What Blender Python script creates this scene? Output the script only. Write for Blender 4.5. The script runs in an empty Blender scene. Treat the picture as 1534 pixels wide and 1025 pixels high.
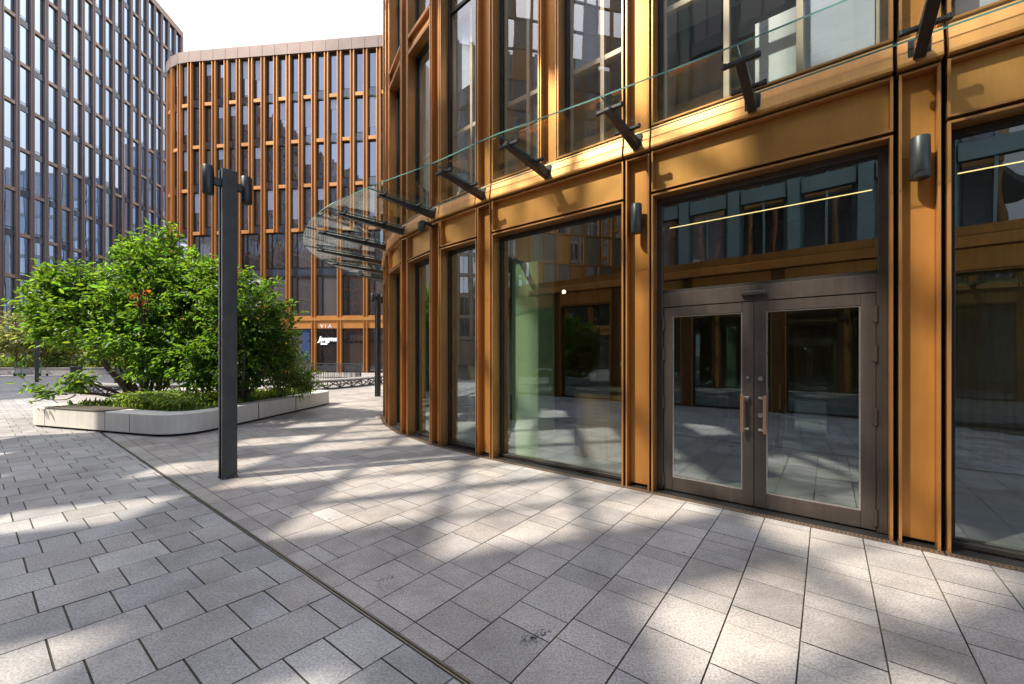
import bpy, math, random
import numpy as np
from mathutils import Vector
random.seed(7)
R = math.radians
scene = bpy.context.scene
COL = scene.collection
F, HY, CX, CH = 603.0, 533.0, 767.0, 1.6      # focal length in photo pixels, horizon row, centre column, eye height

def gp(px, py, h=0.0):
    y = F * (CH - h) / (py - HY)
    return ((px - CX) / F * y, y)

# ------------------------------------------------------------------ materials
def new_mat(name):
    m = bpy.data.materials.new(name); m.use_nodes = True
    nt = m.node_tree; nt.nodes.clear()
    out = nt.nodes.new('ShaderNodeOutputMaterial')
    return m, nt, out

def N(nt, typ, **kw):
    n = nt.nodes.new(typ)
    for k, v in kw.items():
        if k in n.inputs: n.inputs[k].default_value = v
        else: setattr(n, k, v)
    return n

def L(nt, a, b): nt.links.new(a, b)

def noise(nt, scale, detail=4, rough=.55, stretch=None, coord='Object'):
    tc = N(nt, 'ShaderNodeTexCoord')
    src = tc.outputs[coord]
    if stretch:
        mp = N(nt, 'ShaderNodeMapping'); mp.inputs['Scale'].default_value = stretch
        L(nt, src, mp.inputs['Vector']); src = mp.outputs['Vector']
    n = N(nt, 'ShaderNodeTexNoise', Scale=scale, Detail=detail, Roughness=rough)
    L(nt, src, n.inputs['Vector'])
    return n.outputs['Fac']

def ramp(nt, fac, stops):
    r = N(nt, 'ShaderNodeValToRGB')
    e = r.color_ramp.elements
    while len(e) < len(stops): e.new(.5)
    for i, (p, c) in enumerate(stops):
        e[i].position = p; e[i].color = (c[0], c[1], c[2], 1)
    L(nt, fac, r.inputs['Fac'])
    return r.outputs['Color']

def pbr(name, col, rough=.5, metal=0.0, var=.12, scale=4.0, bump=0.0, bscale=40.0, stretch=None, tone=False, spec=.5, rvar=.08, orand=0.0, streak=0.0):
    m, nt, out = new_mat(name)
    p = N(nt, 'ShaderNodeBsdfPrincipled', Roughness=rough, Metallic=metal)
    p.inputs['Specular IOR Level'].default_value = spec
    f = noise(nt, scale, 5, .6, stretch)
    lo = [c * (1 - var) for c in col]; hi = [min(1, c * (1 + var)) for c in col]
    c = ramp(nt, f, [(.3, lo), (.7, hi)])
    if tone:
        a = N(nt, 'ShaderNodeAttribute', attribute_name='tone')
        mx = N(nt, 'ShaderNodeMix', data_type='RGBA', blend_type='MULTIPLY')
        mx.inputs[0].default_value = 1
        L(nt, c, mx.inputs[6]); L(nt, a.outputs['Color'], mx.inputs[7]); c = mx.outputs[2]
    def mulc(c, v):
        mx = N(nt, 'ShaderNodeMix', data_type='RGBA', blend_type='MULTIPLY'); mx.inputs[0].default_value = 1
        L(nt, c, mx.inputs[6]); L(nt, v, mx.inputs[7]); return mx.outputs[2]
    if orand:                                                        # each panel comes from its own coating batch
        oi = N(nt, 'ShaderNodeObjectInfo')
        c = mulc(c, ramp(nt, oi.outputs['Random'], [(0, (1 - orand, 1 - orand * 1.1, 1 - orand * 1.2)), (1, (1 + orand * .4, 1 + orand * .5, 1 + orand * .5))]))
    if streak:                                                       # rain streaks
        c = mulc(c, ramp(nt, noise(nt, 14, 4, .6, (1, 1, .03)), [(.35, (1 - streak,) * 3), (.6, (1, 1, 1))]))
        c = mulc(c, ramp(nt, noise(nt, 60, 3, .6), [(.28, (1 - streak * .8,) * 3), (.4, (1, 1, 1))]))
    L(nt, c, p.inputs['Base Color'])
    mr = N(nt, 'ShaderNodeMapRange'); mr.inputs['To Min'].default_value = max(0, rough - rvar); mr.inputs['To Max'].default_value = rough + rvar
    L(nt, noise(nt, scale * 2.3, 3), mr.inputs['Value']); L(nt, mr.outputs['Result'], p.inputs['Roughness'])
    if bump:
        b = N(nt, 'ShaderNodeBump', Strength=bump, Distance=.01)
        L(nt, noise(nt, bscale, 4), b.inputs['Height']); L(nt, b.outputs['Normal'], p.inputs['Normal'])
    L(nt, p.outputs[0], out.inputs[0])
    return m

def glass(name, tint=(.8, .86, .82), ior=1.9, k=1.0, base=.02, wob=.0, wscale=.7, opaque=None, gcol=(1, 1, 1), front=False):
    m, nt, out = new_mat(name)
    fr = N(nt, 'ShaderNodeFresnel', IOR=ior)
    g2 = N(nt, 'ShaderNodeNewGeometry'); im = N(nt, 'ShaderNodeMapRange')   # same mirror strength from either side of the pane
    im.inputs['To Min'].default_value = ior; im.inputs['To Max'].default_value = 1 / ior
    L(nt, g2.outputs['Backfacing'], im.inputs['Value']); L(nt, im.outputs['Result'], fr.inputs['IOR'])
    ma = N(nt, 'ShaderNodeMath', operation='MULTIPLY_ADD', use_clamp=True)
    ma.inputs[1].default_value = k; ma.inputs[2].default_value = base
    L(nt, fr.outputs[0], ma.inputs[0])
    gl = N(nt, 'ShaderNodeBsdfGlossy', Roughness=0.0); gl.inputs['Color'].default_value = (*gcol, 1)
    if wob:
        b = N(nt, 'ShaderNodeBump', Strength=wob, Distance=.05)
        L(nt, noise(nt, wscale, 1.5, .4, (1, 1, .45)), b.inputs['Height'])
        L(nt, b.outputs['Normal'], gl.inputs['Normal'])
    mix = N(nt, 'ShaderNodeMixShader')
    fac = ma.outputs[0]
    if front:                                                        # the far skin of a sheet does not mirror
        ge = N(nt, 'ShaderNodeNewGeometry'); sb = N(nt, 'ShaderNodeMath', operation='SUBTRACT', use_clamp=True)
        L(nt, fac, sb.inputs[0]); L(nt, ge.outputs['Backfacing'], sb.inputs[1]); fac = sb.outputs[0]
    L(nt, fac, mix.inputs[0])
    if opaque is None:
        tr = N(nt, 'ShaderNodeBsdfTransparent'); tr.inputs['Color'].default_value = (*tint, 1)
        L(nt, tr.outputs[0], mix.inputs[1])
    else:
        d = N(nt, 'ShaderNodeBsdfDiffuse')
        a = N(nt, 'ShaderNodeAttribute', attribute_name='tone')
        mx = N(nt, 'ShaderNodeMix', data_type='RGBA', blend_type='MULTIPLY'); mx.inputs[0].default_value = 1
        mx.inputs[6].default_value = (*opaque, 1); L(nt, a.outputs['Color'], mx.inputs[7])
        L(nt, mx.outputs[2], d.inputs['Color']); L(nt, d.outputs[0], mix.inputs[1])
    L(nt, gl.outputs[0], mix.inputs[2])
    L(nt, mix.outputs[0], out.inputs[0])
    return m

def leafmat(name, col, trans, var=.5):
    m, nt, out = new_mat(name)
    a = N(nt, 'ShaderNodeAttribute', attribute_name='tone')
    def mul(c):
        mx = N(nt, 'ShaderNodeMix', data_type='RGBA', blend_type='MULTIPLY'); mx.inputs[0].default_value = 1
        mx.inputs[6].default_value = (*c, 1); L(nt, a.outputs['Color'], mx.inputs[7]); return mx.outputs[2]
    p = N(nt, 'ShaderNodeBsdfPrincipled', Roughness=.42); p.inputs['Specular IOR Level'].default_value = .45
    L(nt, mul(col), p.inputs['Base Color'])
    t = N(nt, 'ShaderNodeBsdfTranslucent'); L(nt, mul(trans), t.inputs['Color'])
    mix = N(nt, 'ShaderNodeMixShader'); mix.inputs[0].default_value = .45
    L(nt, p.outputs[0], mix.inputs[1]); L(nt, t.outputs[0], mix.inputs[2]); L(nt, mix.outputs[0], out.inputs[0])
    return m

def emit(name, col, s):
    m, nt, out = new_mat(name)
    e = N(nt, 'ShaderNodeEmission', Strength=s); e.inputs['Color'].default_value = (*col, 1)
    L(nt, e.outputs[0], out.inputs[0]); return m

def paving_mat(name, cool):
    m, nt, out = new_mat(name)
    p = N(nt, 'ShaderNodeBsdfPrincipled', Roughness=.62); p.inputs['Specular IOR Level'].default_value = .4
    a = N(nt, 'ShaderNodeAttribute', attribute_name='tone')
    # fine granite speckle, small pits, broad traffic staining
    f1 = noise(nt, 78, 5, .7)
    c1 = ramp(nt, f1, [(.33, [c * .58 for c in cool]), (.5, cool), (.66, [c * 1.32 for c in cool])])
    f2 = noise(nt, 1.3, 5, .65)
    c2 = ramp(nt, f2, [(.3, (.68, .68, .7)), (.6, (1, 1, 1))])
    vo = N(nt, 'ShaderNodeTexVoronoi', Scale=34.0); tc = N(nt, 'ShaderNodeTexCoord')
    mp = N(nt, 'ShaderNodeMapping'); mp.inputs['Rotation'].default_value = (0, 0, .7); mp.inputs['Scale'].default_value = (1, 2.2, 1)
    L(nt, tc.outputs['Object'], mp.inputs['Vector']); L(nt, mp.outputs['Vector'], vo.inputs['Vector'])
    pit = ramp(nt, vo.outputs['Distance'], [(.06, (.3, .3, .32)), (.16, (1, 1, 1))])
    sc = noise(nt, 5.5, 3, .5)
    pm = ramp(nt, sc, [(.42, (0, 0, 0)), (.56, (1, 1, 1))])
    mxp = N(nt, 'ShaderNodeMix', data_type='RGBA'); L(nt, pm, mxp.inputs[0]); mxp.inputs[6].default_value = (1, 1, 1, 1); L(nt, pit, mxp.inputs[7])
    st = ramp(nt, noise(nt, .55, 6, .7), [(.36, (.72, .71, .69)), (.52, (1, 1, 1))])
    gum = N(nt, 'ShaderNodeTexVoronoi', Scale=1.9); L(nt, tc.outputs['Object'], gum.inputs['Vector'])
    gm = ramp(nt, gum.outputs['Distance'], [(.028, (.55, .55, .56)), (.04, (1, 1, 1))])
    cur = c1
    for x in (c2, st, gm, mxp.outputs[2], a.outputs['Color']):
        mx = N(nt, 'ShaderNodeMix', data_type='RGBA', blend_type='MULTIPLY'); mx.inputs[0].default_value = 1
        L(nt, cur, mx.inputs[6]); L(nt, x, mx.inputs[7]); cur = mx.outputs[2]
    L(nt, cur, p.inputs['Base Color'])
    rr = N(nt, 'ShaderNodeMapRange'); rr.inputs['To Min'].default_value = .42; rr.inputs['To Max'].default_value = .75
    L(nt, f2, rr.inputs['Value']); L(nt, rr.outputs['Result'], p.inputs['Roughness'])
    b = N(nt, 'ShaderNodeBump', Strength=.35, Distance=.004); L(nt, noise(nt, 85, 5, .7), b.inputs['Height']); L(nt, b.outputs['Normal'], p.inputs['Normal'])
    L(nt, p.outputs[0], out.inputs[0])
    return m

M = {}
M['bronze'] = pbr('bronze_anodised', (.55, .24, .055), .44, .62, .16, 1.6, .06, 3.0, (1, 1, .25), orand=.14, streak=.09)
M['bronze_panel'] = pbr('bronze_panel', (.68, .335, .095), .34, .72, .13, 1.2, .12, 2.2, (1, 1, .5), orand=.12, streak=.06)
M['bronze_ledge'] = pbr('bronze_ledge', (.60, .295, .09), .44, .6, .13, 1.2, .1, 2.2, (1, 1, .5), streak=.12)
M['bronze_edge'] = pbr('bronze_edge', (.53, .255, .085), .38, .7, .1, 2, streak=.06)
M['bronze_mid'] = pbr('bronze_far_building', (.56, .24, .065), .45, .35, .2, .6, stretch=(1, 1, .15), orand=.15)
M['bronze_dark'] = pbr('bronze_dark', (.26, .13, .045), .45, .5, .15, 1)
M['teal'] = pbr('grey_green_cladding', (.20, .27, .28), .5, 0, .15, 1)
M['slate'] = pbr('slate_grey', (.17, .18, .20), .6, 0, .15, 1)
M['bronze_cap'] = pbr('bronze_cap', (.19, .13, .105), .5, .4, .15, .4)
M['brown_tall'] = pbr('brown_fins', (.22, .155, .135), .5, .3, .2, .5, stretch=(1, 1, .1))
M['taupe_sill'] = pbr('taupe_sill', (.34, .24, .18), .5, .3, .15, 1)
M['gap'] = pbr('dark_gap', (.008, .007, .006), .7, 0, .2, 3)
M['dark_frame'] = pbr('dark_window_frame', (.028, .024, .02), .45, .3, .2, 5)
M['door_metal'] = pbr('door_metal', (.082, .066, .056), .4, .45, .16, 3, .04, 60, streak=.2)
M['black_metal'] = pbr('black_metal', (.045, .048, .05), .4, .35, .25, 6, .03, 120, streak=.2)
M['steel'] = pbr('brushed_steel', (.5, .48, .45), .3, .9, .1, 20)
M['copper'] = pbr('copper_handle', (.55, .30, .17), .34, .85, .1, 10)
M['grille'] = pbr('grille_brown', (.22, .15, .10), .5, .5, .25, 12)
M['pane'] = glass('window_glass', (.70, .78, .72), 1.9, 1.4, .14, .08, .8, gcol=(.82, .96, 1.0))
M['pane_up'] = glass('upper_window_glass', (.86, .9, .9), 1.6, 1.0, .05, .2, .8)
M['canopy_glass'] = glass('canopy_glass', (.92, .96, .94), 1.5, 1.1, .11, 0, front=True)
M['glass_edge'] = pbr('glass_edge', (.10, .24, .2), .2, 0, .1, 4)
M['pane_mid'] = glass('far_glass', ior=1.8, k=1.2, base=.12, wob=.5, wscale=.6, opaque=(.05, .045, .045), gcol=(.92, .93, 1))
M['pane_tall'] = glass('tower_glass', ior=2.2, k=1.3, base=.72, wob=.1, wscale=.4, opaque=(.03, .035, .05), gcol=(.66, .80, 1.0))
M['spandrel'] = glass('blue_spandrel', ior=1.6, k=1.0, base=.06, opaque=(.05, .06, .085))
M['paving_r'] = paving_mat('granite_paving_warm', (.44, .40, .36))
M['paving_l'] = paving_mat('granite_paving_cool', (.42, .40, .38))
M['paint_mark'] = pbr('paint_mark', (.17, .18, .185), .7, 0, .3, 30)
M['joint'] = pbr('joint_moss', (.085, .078, .048), .9, 0, .5, 2.5)
M['stone'] = pbr('planter_stone', (.70, .66, .59), .6, 0, .1, 1.3, .12, 30, streak=.1)
M['soil'] = pbr('soil', (.05, .035, .022), .95, 0, .4, 9, .8, 20)
M['bench_dark'] = pbr('bench_top', (.09, .075, .06), .55, 0, .25, 4, stretch=(1, 8, 1))
M['bench_grey'] = pbr('bench_grey', (.32, .31, .29), .5, 0, .2, 4)
M['bark'] = pbr('bark', (.07, .05, .035), .85, 0, .35, 8, .6, 25, (1, 1, .3))
M['leaf'] = leafmat('leaf_green', (.045, .11, .016), (.28, .50, .03))
M['leaf_light'] = leafmat('leaf_light', (.11, .17, .035), (.35, .5, .06))
M['leaf_dark'] = leafmat('leaf_street_tree', (.05, .10, .02), (.12, .25, .03))
M['leaf_pale'] = leafmat('leaf_pale', (.22, .24, .07), (.5, .5, .14))
M['leaf_orange'] = leafmat('leaf_orange', (.5, .12, .01), (.8, .25, .02))
M['grass'] = leafmat('ground_cover', (.09, .14, .025), (.3, .42, .05))
M['green_wall'] = pbr('green_paint', (.42, .52, .30), .6, 0, .08, 1)
M['wood'] = pbr('brown_wood', (.17, .095, .04), .5, 0, .35, 3, stretch=(6, 6, .5))
M['int_dark'] = pbr('interior_dark', (.06, .05, .042), .7, 0, .2, 1)
M['int_grey'] = pbr('interior_grey', (.5, .5, .47), .7, 0, .1, 1)
M['int_floor'] = pbr('interior_floor', (.20, .19, .18), .35, 0, .15, 2)
M['curtain'] = pbr('curtain', (.66, .66, .64), .8, 0, .12, 2, stretch=(14, 14, .2))
M['blind'] = pbr('blind_fabric', (.56, .58, .66), .8, 0, .08, 2, stretch=(1, 1, 30))
M['inner_frame'] = pbr('inner_frame', (.62, .47, .32), .45, .2, .1, 4)
M['brass'] = pbr('brass', (.65, .48, .08), .3, .8, .1, 8)
M['white'] = pbr('white_paint', (.8, .8, .78), .5, 0, .04, 5)
M['lamp_on'] = emit('lamp_glow', (1, .75, .4), 9)
M['led'] = emit('led_strip', (1, .72, .3), .9)
M['sign_white'] = emit('sign_lit', (.9, .95, 1), .9)
M['poster'] = pbr('blue_poster', (.03, .07, .17), .5, 0, .3, 3)
M['green_scooter'] = pbr('scooter_green', (.05, .30, .12), .4, 0, .1, 5)
M['rubber'] = pbr('rubber', (.015, .015, .015), .8, 0, .2, 10)
M['wallstone'] = pbr('low_wall', (.34, .32, .30), .7, 0, .12, 2)
M['binmetal'] = pbr('bin_metal', (.07, .06, .055), .55, .2, .2, 6)

# ------------------------------------------------------------------ mesh building
class MB:
    def __init__(self): self.v, self.f, self.m, self.t = [], [], [], []
    def face(self, idx, mi=0, tone=None): self.f.append(tuple(idx)); self.m.append(mi); self.t.append(tone or (1, 1, 1))
    def poly(self, pts, mi=0, tone=None):
        b = len(self.v); self.v += [tuple(p) for p in pts]; self.face(range(b, b + len(pts)), mi, tone)
    def hexa(self, p, mi=0, tone=None):          # p: 4 bottom ccw, 4 top
        b = len(self.v); self.v += [tuple(q) for q in p]
        for q in ((3, 2, 1, 0), (4, 5, 6, 7), (0, 1, 5, 4), (1, 2, 6, 5), (2, 3, 7, 6), (3, 0, 4, 7)):
            self.face([b + i for i in q], mi, tone)
    def box(self, x0, x1, y0, y1, z0, z1, mi=0, tone=None):
        self.hexa([(x0, y0, z0), (x1, y0, z0), (x1, y1, z0), (x0, y1, z0), (x0, y0, z1), (x1, y0, z1), (x1, y1, z1), (x0, y1, z1)], mi, tone)
    def fbox(self, fr, s0, s1, d0, d1, h0, h1, mi=0, tone=None):
        P = fr.p
        self.hexa([P(s0, d0, h0), P(s1, d0, h0), P(s1, d1, h0), P(s0, d1, h0), P(s0, d0, h1), P(s1, d0, h1), P(s1, d1, h1), P(s0, d1, h1)], mi, tone)
    def fquad(self, fr, s0, s1, d, h0, h1, mi=0, tone=None):
        P = fr.p; self.poly([P(s0, d, h0), P(s1, d, h0), P(s1, d, h1), P(s0, d, h1)], mi, tone)
    def bar(self, a, b, w, h=None, up=(0, 0, 1), mi=0):
        h = h or w; a = Vector(a); b = Vector(b); d = (b - a).normalized(); u = Vector(up)
        if abs(d.dot(u)) > .98: u = Vector((0, 1, 0))
        s = d.cross(u).normalized(); u = s.cross(d)
        q = lambda c, i, j: c + s * (i * w / 2) + u * (j * h / 2)
        self.hexa([q(a, -1, -1), q(a, 1, -1), q(b, 1, -1), q(b, -1, -1), q(a, -1, 1), q(a, 1, 1), q(b, 1, 1), q(b, -1, 1)], mi)
    def tube(self, pts, rad, n=8, mi=0, cap=True):
        pts = [Vector(p) for p in pts]; b0 = len(self.v)
        if not hasattr(rad, '__len__'): rad = [rad] * len(pts)
        for i, p in enumerate(pts):
            d = (pts[min(i + 1, len(pts) - 1)] - pts[max(i - 1, 0)]).normalized()
            u = Vector((1, 0, 0)) if abs(d.x) < .8 else Vector((0, 1, 0))
            s = d.cross(u).normalized(); u = s.cross(d)
            for k in range(n):
                a = 2 * math.pi * k / n
                self.v.append(tuple(p + (s * math.cos(a) + u * math.sin(a)) * rad[i]))
        for i in range(len(pts) - 1):
            for k in range(n):
                k2 = (k + 1) % n; a = b0 + i * n
                self.face((a + k, a + k2, a + n + k2, a + n + k), mi)
        if cap:
            self.face([b0 + k for k in range(n)][::-1], mi); e = b0 + (len(pts) - 1) * n
            self.face([e + k for k in range(n)], mi)
    def prism(self, poly, z0, z1, mi=0, mtop=None):
        n = len(poly); b = len(self.v)
        self.v += [(x, y, z0) for x, y in poly] + [(x, y, z1) for x, y in poly]
        self.face([b + i for i in range(n)][::-1], mi); self.face([b + n + i for i in range(n)], mi if mtop is None else mtop)
        for i in range(n):
            j = (i + 1) % n; self.face((b + i, b + j, b + n + j, b + n + i), mi)
    def lathe(self, prof, c=(0, 0, 0), n=20, mi=0):
        b = len(self.v)
        for r, z in prof:
            for k in range(n):
                a = 2 * math.pi * k / n; self.v.append((c[0] + r * math.cos(a), c[1] + r * math.sin(a), c[2] + z))
        for i in range(len(prof) - 1):
            for k in range(n):
                k2 = (k + 1) % n; self.face((b + i * n + k, b + i * n + k2, b + (i + 1) * n + k2, b + (i + 1) * n + k), mi)
        self.face([b + k for k in range(n)][::-1], mi); self.face([b + (len(prof) - 1) * n + k for k in range(n)], mi)
    def build(self, name, mats, parent=None, bevel=0, smooth=False, off=None):
        me = bpy.data.meshes.new(name)
        o = off if off is not None else (parent.get('_o', (0, 0, 0)) if parent is not None else (0, 0, 0))
        vs = [(x - o[0], y - o[1], z - o[2]) for x, y, z in self.v] if any(o) else self.v
        me.from_pydata(vs, [], self.f); 
        if not isinstance(mats, (list, tuple)): mats = [mats]
        for m in mats: me.materials.append(m)
        me.polygons.foreach_set('material_index', self.m)
        if any(t != (1, 1, 1) for t in self.t):
            at = me.attributes.new('tone', 'FLOAT_COLOR', 'FACE')
            at.data.foreach_set('color', np.array([(*t, 1) for t in self.t], dtype=np.float32).ravel())
        else:
            at = me.attributes.new('tone', 'FLOAT_COLOR', 'FACE')
            at.data.foreach_set('color', np.ones(4 * len(self.f), dtype=np.float32))
        if smooth: me.polygons.foreach_set('use_smooth', [True] * len(self.f))
        me.update()
        if smooth: me.set_sharp_from_angle(angle=R(38))
        ob = bpy.data.objects.new(name, me); COL.objects.link(ob)
        if parent is not None:
            ob.parent = parent
        if bevel:
            b = ob.modifiers.new('edge', 'BEVEL'); b.width = bevel; b.segments = 1; b.limit_method = 'ANGLE'
        if smooth:
            ob['_s'] = 1; del ob['_s']
        return ob

class Frame:
    def __init__(self, P0, P1):
        self.o = Vector((P0[0], P0[1])); d = Vector((P1[0] - P0[0], P1[1] - P0[1])); self.len = d.length
        self.t = d / self.len; self.n = Vector((-self.t.y, self.t.x))          # n points into the building
    def p(self, s, d, h):
        q = self.o + self.t * s + self.n * d; return (q.x, q.y, h)

def tag(o, label=None, cat=None, group=None, kind=None):
    if label: o['label'] = label
    if cat: o['category'] = cat
    if group: o['group'] = group
    if kind: o['kind'] = kind
    return o
OFF = {}
def thing(name, label, cat, loc=(0, 0, 0), group=None):
    o = bpy.data.objects.new(name, None); COL.objects.link(o); o.location = loc; o.empty_display_size = .2
    tag(o, label, cat, group); OFF[o.name] = tuple(loc)
    return o
def part(parent, name, mb, mats, bevel=0, smooth=False, base=None):
    return mb.build(name, mats, parent, bevel, smooth, off=OFF.get((base or parent).name, (0, 0, 0)))
def sub(base, parent, name, mb, mats, bevel=0, smooth=False):
    return mb.build(name, mats, parent, bevel, smooth, off=OFF.get(base.name, (0, 0, 0)))
def copy_tree(o, parent=None):
    c = o.copy(); COL.objects.link(c)
    if parent is not None: c.parent = parent
    for ch in list(o.children): copy_tree(ch, c)
    return c

# ------------------------------------------------------------------ camera, light, sky
cam = bpy.data.cameras.new('camera'); co = bpy.data.objects.new('camera', cam); COL.objects.link(co)
co.location = (0, 0, CH); co.rotation_euler = (R(90), 0, 0)
cam.sensor_width = 36; cam.lens = 36 * F / 1534; cam.shift_y = (HY - 512.5) / 1534; cam.clip_start = .05; cam.clip_end = 2000
scene.camera = co
EL = R(49); SAZ = Vector((.945, .327)).normalized()                 # horizontal travel of the light
sd = bpy.data.lights.new('sun', 'SUN'); sd.energy = 3.0; sd.angle = R(.55); sd.color = (1, .92, .80)
so = bpy.data.objects.new('sun', sd); COL.objects.link(so)
tv = Vector((SAZ.x * math.cos(EL), SAZ.y * math.cos(EL), -math.sin(EL)))
so.rotation_euler = tv.to_track_quat('-Z', 'Y').to_euler()
w = bpy.data.worlds.new('World'); scene.world = w; w.use_nodes = True
nt = w.node_tree; nt.nodes.clear()
wo = nt.nodes.new('ShaderNodeOutputWorld'); bg = nt.nodes.new('ShaderNodeBackground'); bg.inputs['Strength'].default_value = .15
sky = nt.nodes.new('ShaderNodeTexSky'); sky.sky_type = 'NISHITA'; sky.sun_disc = False; sky.sun_elevation = EL
sky.sun_rotation = math.atan2(-SAZ.x, -SAZ.y) % (2 * math.pi); sky.dust_density = 1.0; sky.ozone_density = 1.5
tc = nt.nodes.new('ShaderNodeTexCoord')
cn = N(nt, 'ShaderNodeTexNoise', Scale=1.7, Detail=6, Roughness=.55); L(nt, tc.outputs['Generated'], cn.inputs['Vector'])
sx = N(nt, 'ShaderNodeSeparateXYZ'); L(nt, tc.outputs['Generated'], sx.inputs[0])
dm = N(nt, 'ShaderNodeMath', operation='MULTIPLY_ADD'); dm.inputs[1].default_value = .36; L(nt, sx.outputs['Y'], dm.inputs[0]); L(nt, cn.outputs['Fac'], dm.inputs[2])
cl = ramp(nt, dm.outputs[0], [(.42, (0.12, 0.12, 0.12)), (.68, (1, 1, 1))])
mx = N(nt, 'ShaderNodeMix', data_type='RGBA'); L(nt, cl, mx.inputs[0]); L(nt, sky.outputs[0], mx.inputs[6]); mr_ = N(nt, 'ShaderNodeMapRange'); L(nt, sx.outputs['Y'], mr_.inputs['Value'])          # thin high cloud, brightest behind and beside the photographer (nearer the sun)
for k_, v_ in (('From Min', .25), ('From Max', .8), ('To Min', 10.0), ('To Max', 2.6)): mr_.inputs[k_].default_value = v_
nv = N(nt, 'ShaderNodeMapRange'); L(nt, cn.outputs['Fac'], nv.inputs['Value']); nv.inputs['To Min'].default_value = .78; nv.inputs['To Max'].default_value = 1.2
mm = N(nt, 'ShaderNodeMath', operation='MULTIPLY'); L(nt, mr_.outputs['Result'], mm.inputs[0]); L(nt, nv.outputs['Result'], mm.inputs[1])
cc_ = N(nt, 'ShaderNodeCombineColor'); m3 = N(nt, 'ShaderNodeMath', operation='MULTIPLY'); m3.inputs[1].default_value = 1.03; L(nt, mm.outputs[0], m3.inputs[0])
L(nt, mm.outputs[0], cc_.inputs[0]); L(nt, mm.outputs[0], cc_.inputs[1]); L(nt, m3.outputs[0], cc_.inputs[2]); L(nt, cc_.outputs[0], mx.inputs[7])
L(nt, mx.outputs[2], bg.inputs['Color']); L(nt, bg.outputs[0], wo.inputs[0])
scene.view_settings.view_transform = 'Standard'; scene.view_settings.look = 'None'; scene.view_settings.exposure = 1.32
scene.view_settings.gamma = 1
scene.cycles.max_bounces = 10; scene.cycles.transparent_max_bounces = 16; scene.cycles.glossy_bounces = 5; scene.cycles.diffuse_bounces = 4
scene.cycles.caustics_reflective = False; scene.cycles.caustics_refractive = False
scene.cycles.sample_clamp_indirect = 6

# ------------------------------------------------------------------ ground and paving
T = Vector((.7875, -.6165)); NI = Vector((.6165, .7875))             # along the facade / towards it
def tn(t, n): q = T * t + NI * n; return (q.x, q.y)
g = MB(); g.poly([(-500, -300, -.009), (500, -300, -.009), (500, 700, -.009), (-500, 700, -.009)])
tag(g.build('ground', M['joint']), kind='structure')
def ns(t): return 1.427 + .0087 * t                                  # slot drain line
def clip(poly, f):                                                   # keep f(p) <= 0
    out = []
    for i in range(len(poly)):
        a, b = poly[i], poly[(i + 1) % len(poly)]; fa, fb = f(a), f(b)
        if fa <= 0: out.append(a)
        if fa * fb < 0:
            u = fa / (fa - fb); out.append((a[0] + (b[0] - a[0]) * u, a[1] + (b[1] - a[1]) * u))
    return out
rng = random.Random(3)
def slab_tone(r):
    k = r.gauss(1, .075); w_ = r.gauss(0, .012); return (k + w_, k, k - w_)
pr = MB()
def visible(x, y, m=13.0): return y > -4 and abs(x) < 1.30 * max(y, 0) + m and y < 60
for k in range(-160, 30):
    t0 = -1.216 + .3655 * k + .004; t1 = t0 + .3655 - .008
    n = 1.545 - rng.random() * .3; first = True; alt = rng.random() < .5
    while n < 27:
        ln = (.205 if alt else .41) if rng.random() < .8 else rng.choice((.205, .41, .31)); alt = not alt
        a, b = max(n, 1.545) + .003, n + ln - .003; n += ln
        if b - a < .07 and a < 1.6: n = 1.545; continue
        c = tn((t0 + t1) / 2, (a + b) / 2)
        if not visible(*c): continue
        q = [tn(t0, a), tn(t1, a), tn(t1, b), tn(t0, b)]
        zt = rng.uniform(-.0012, .0012)
        pr.poly([(x, y, zt) for x, y in q], 0, slab_tone(rng))
tag(pr.build('paving', M['paving_r']), kind='structure')
pavo = bpy.data.objects['paving']
for (px, py, n_, sp) in ((800, 955, 60, .085), (578, 868, 18, .035)):
    m = MB(); x0, y0 = gp(px, py); r_ = random.Random(px)
    for _ in range(n_):
        u = r_.uniform(-1, 1); cx, cy = x0 + u * sp * .95 + r_.gauss(0, .02), y0 + u * sp * .6 + r_.gauss(0, .02); a = r_.uniform(.5, 1.3); l, w_ = r_.uniform(.004, .014), r_.uniform(.002, .0045)
        c_, s_ = math.cos(a), math.sin(a)
        m.poly([(cx + c_ * i * l - s_ * j * w_, cy + s_ * i * l + c_ * j * w_, .0022) for i, j in ((-1, -.4), (0, -1), (1, -.5), (.9, .5), (.1, 1), (-.9, .6))])
    m.build('paint_mark', M['paint_mark'], pavo)
pb = MB()
for k in range(-160, 30):
    t0 = -1.216 + .3655 * k + .003; t1 = t0 + .3655 - .006
    if not visible(*tn(t0, 1.5)): continue
    q = [tn(t0, ns(t0) + .019), tn(t1, ns(t1) + .019), tn(t1, 1.541), tn(t0, 1.541)]
    pb.poly([(x, y, 0) for x, y in q], 0, slab_tone(rng))
tag(pb.build('paving_border', M['paving_r']), kind='structure')
pl = MB(); L2 = Vector((.669, .743)); Cq = Vector((.808, -.597))
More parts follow.
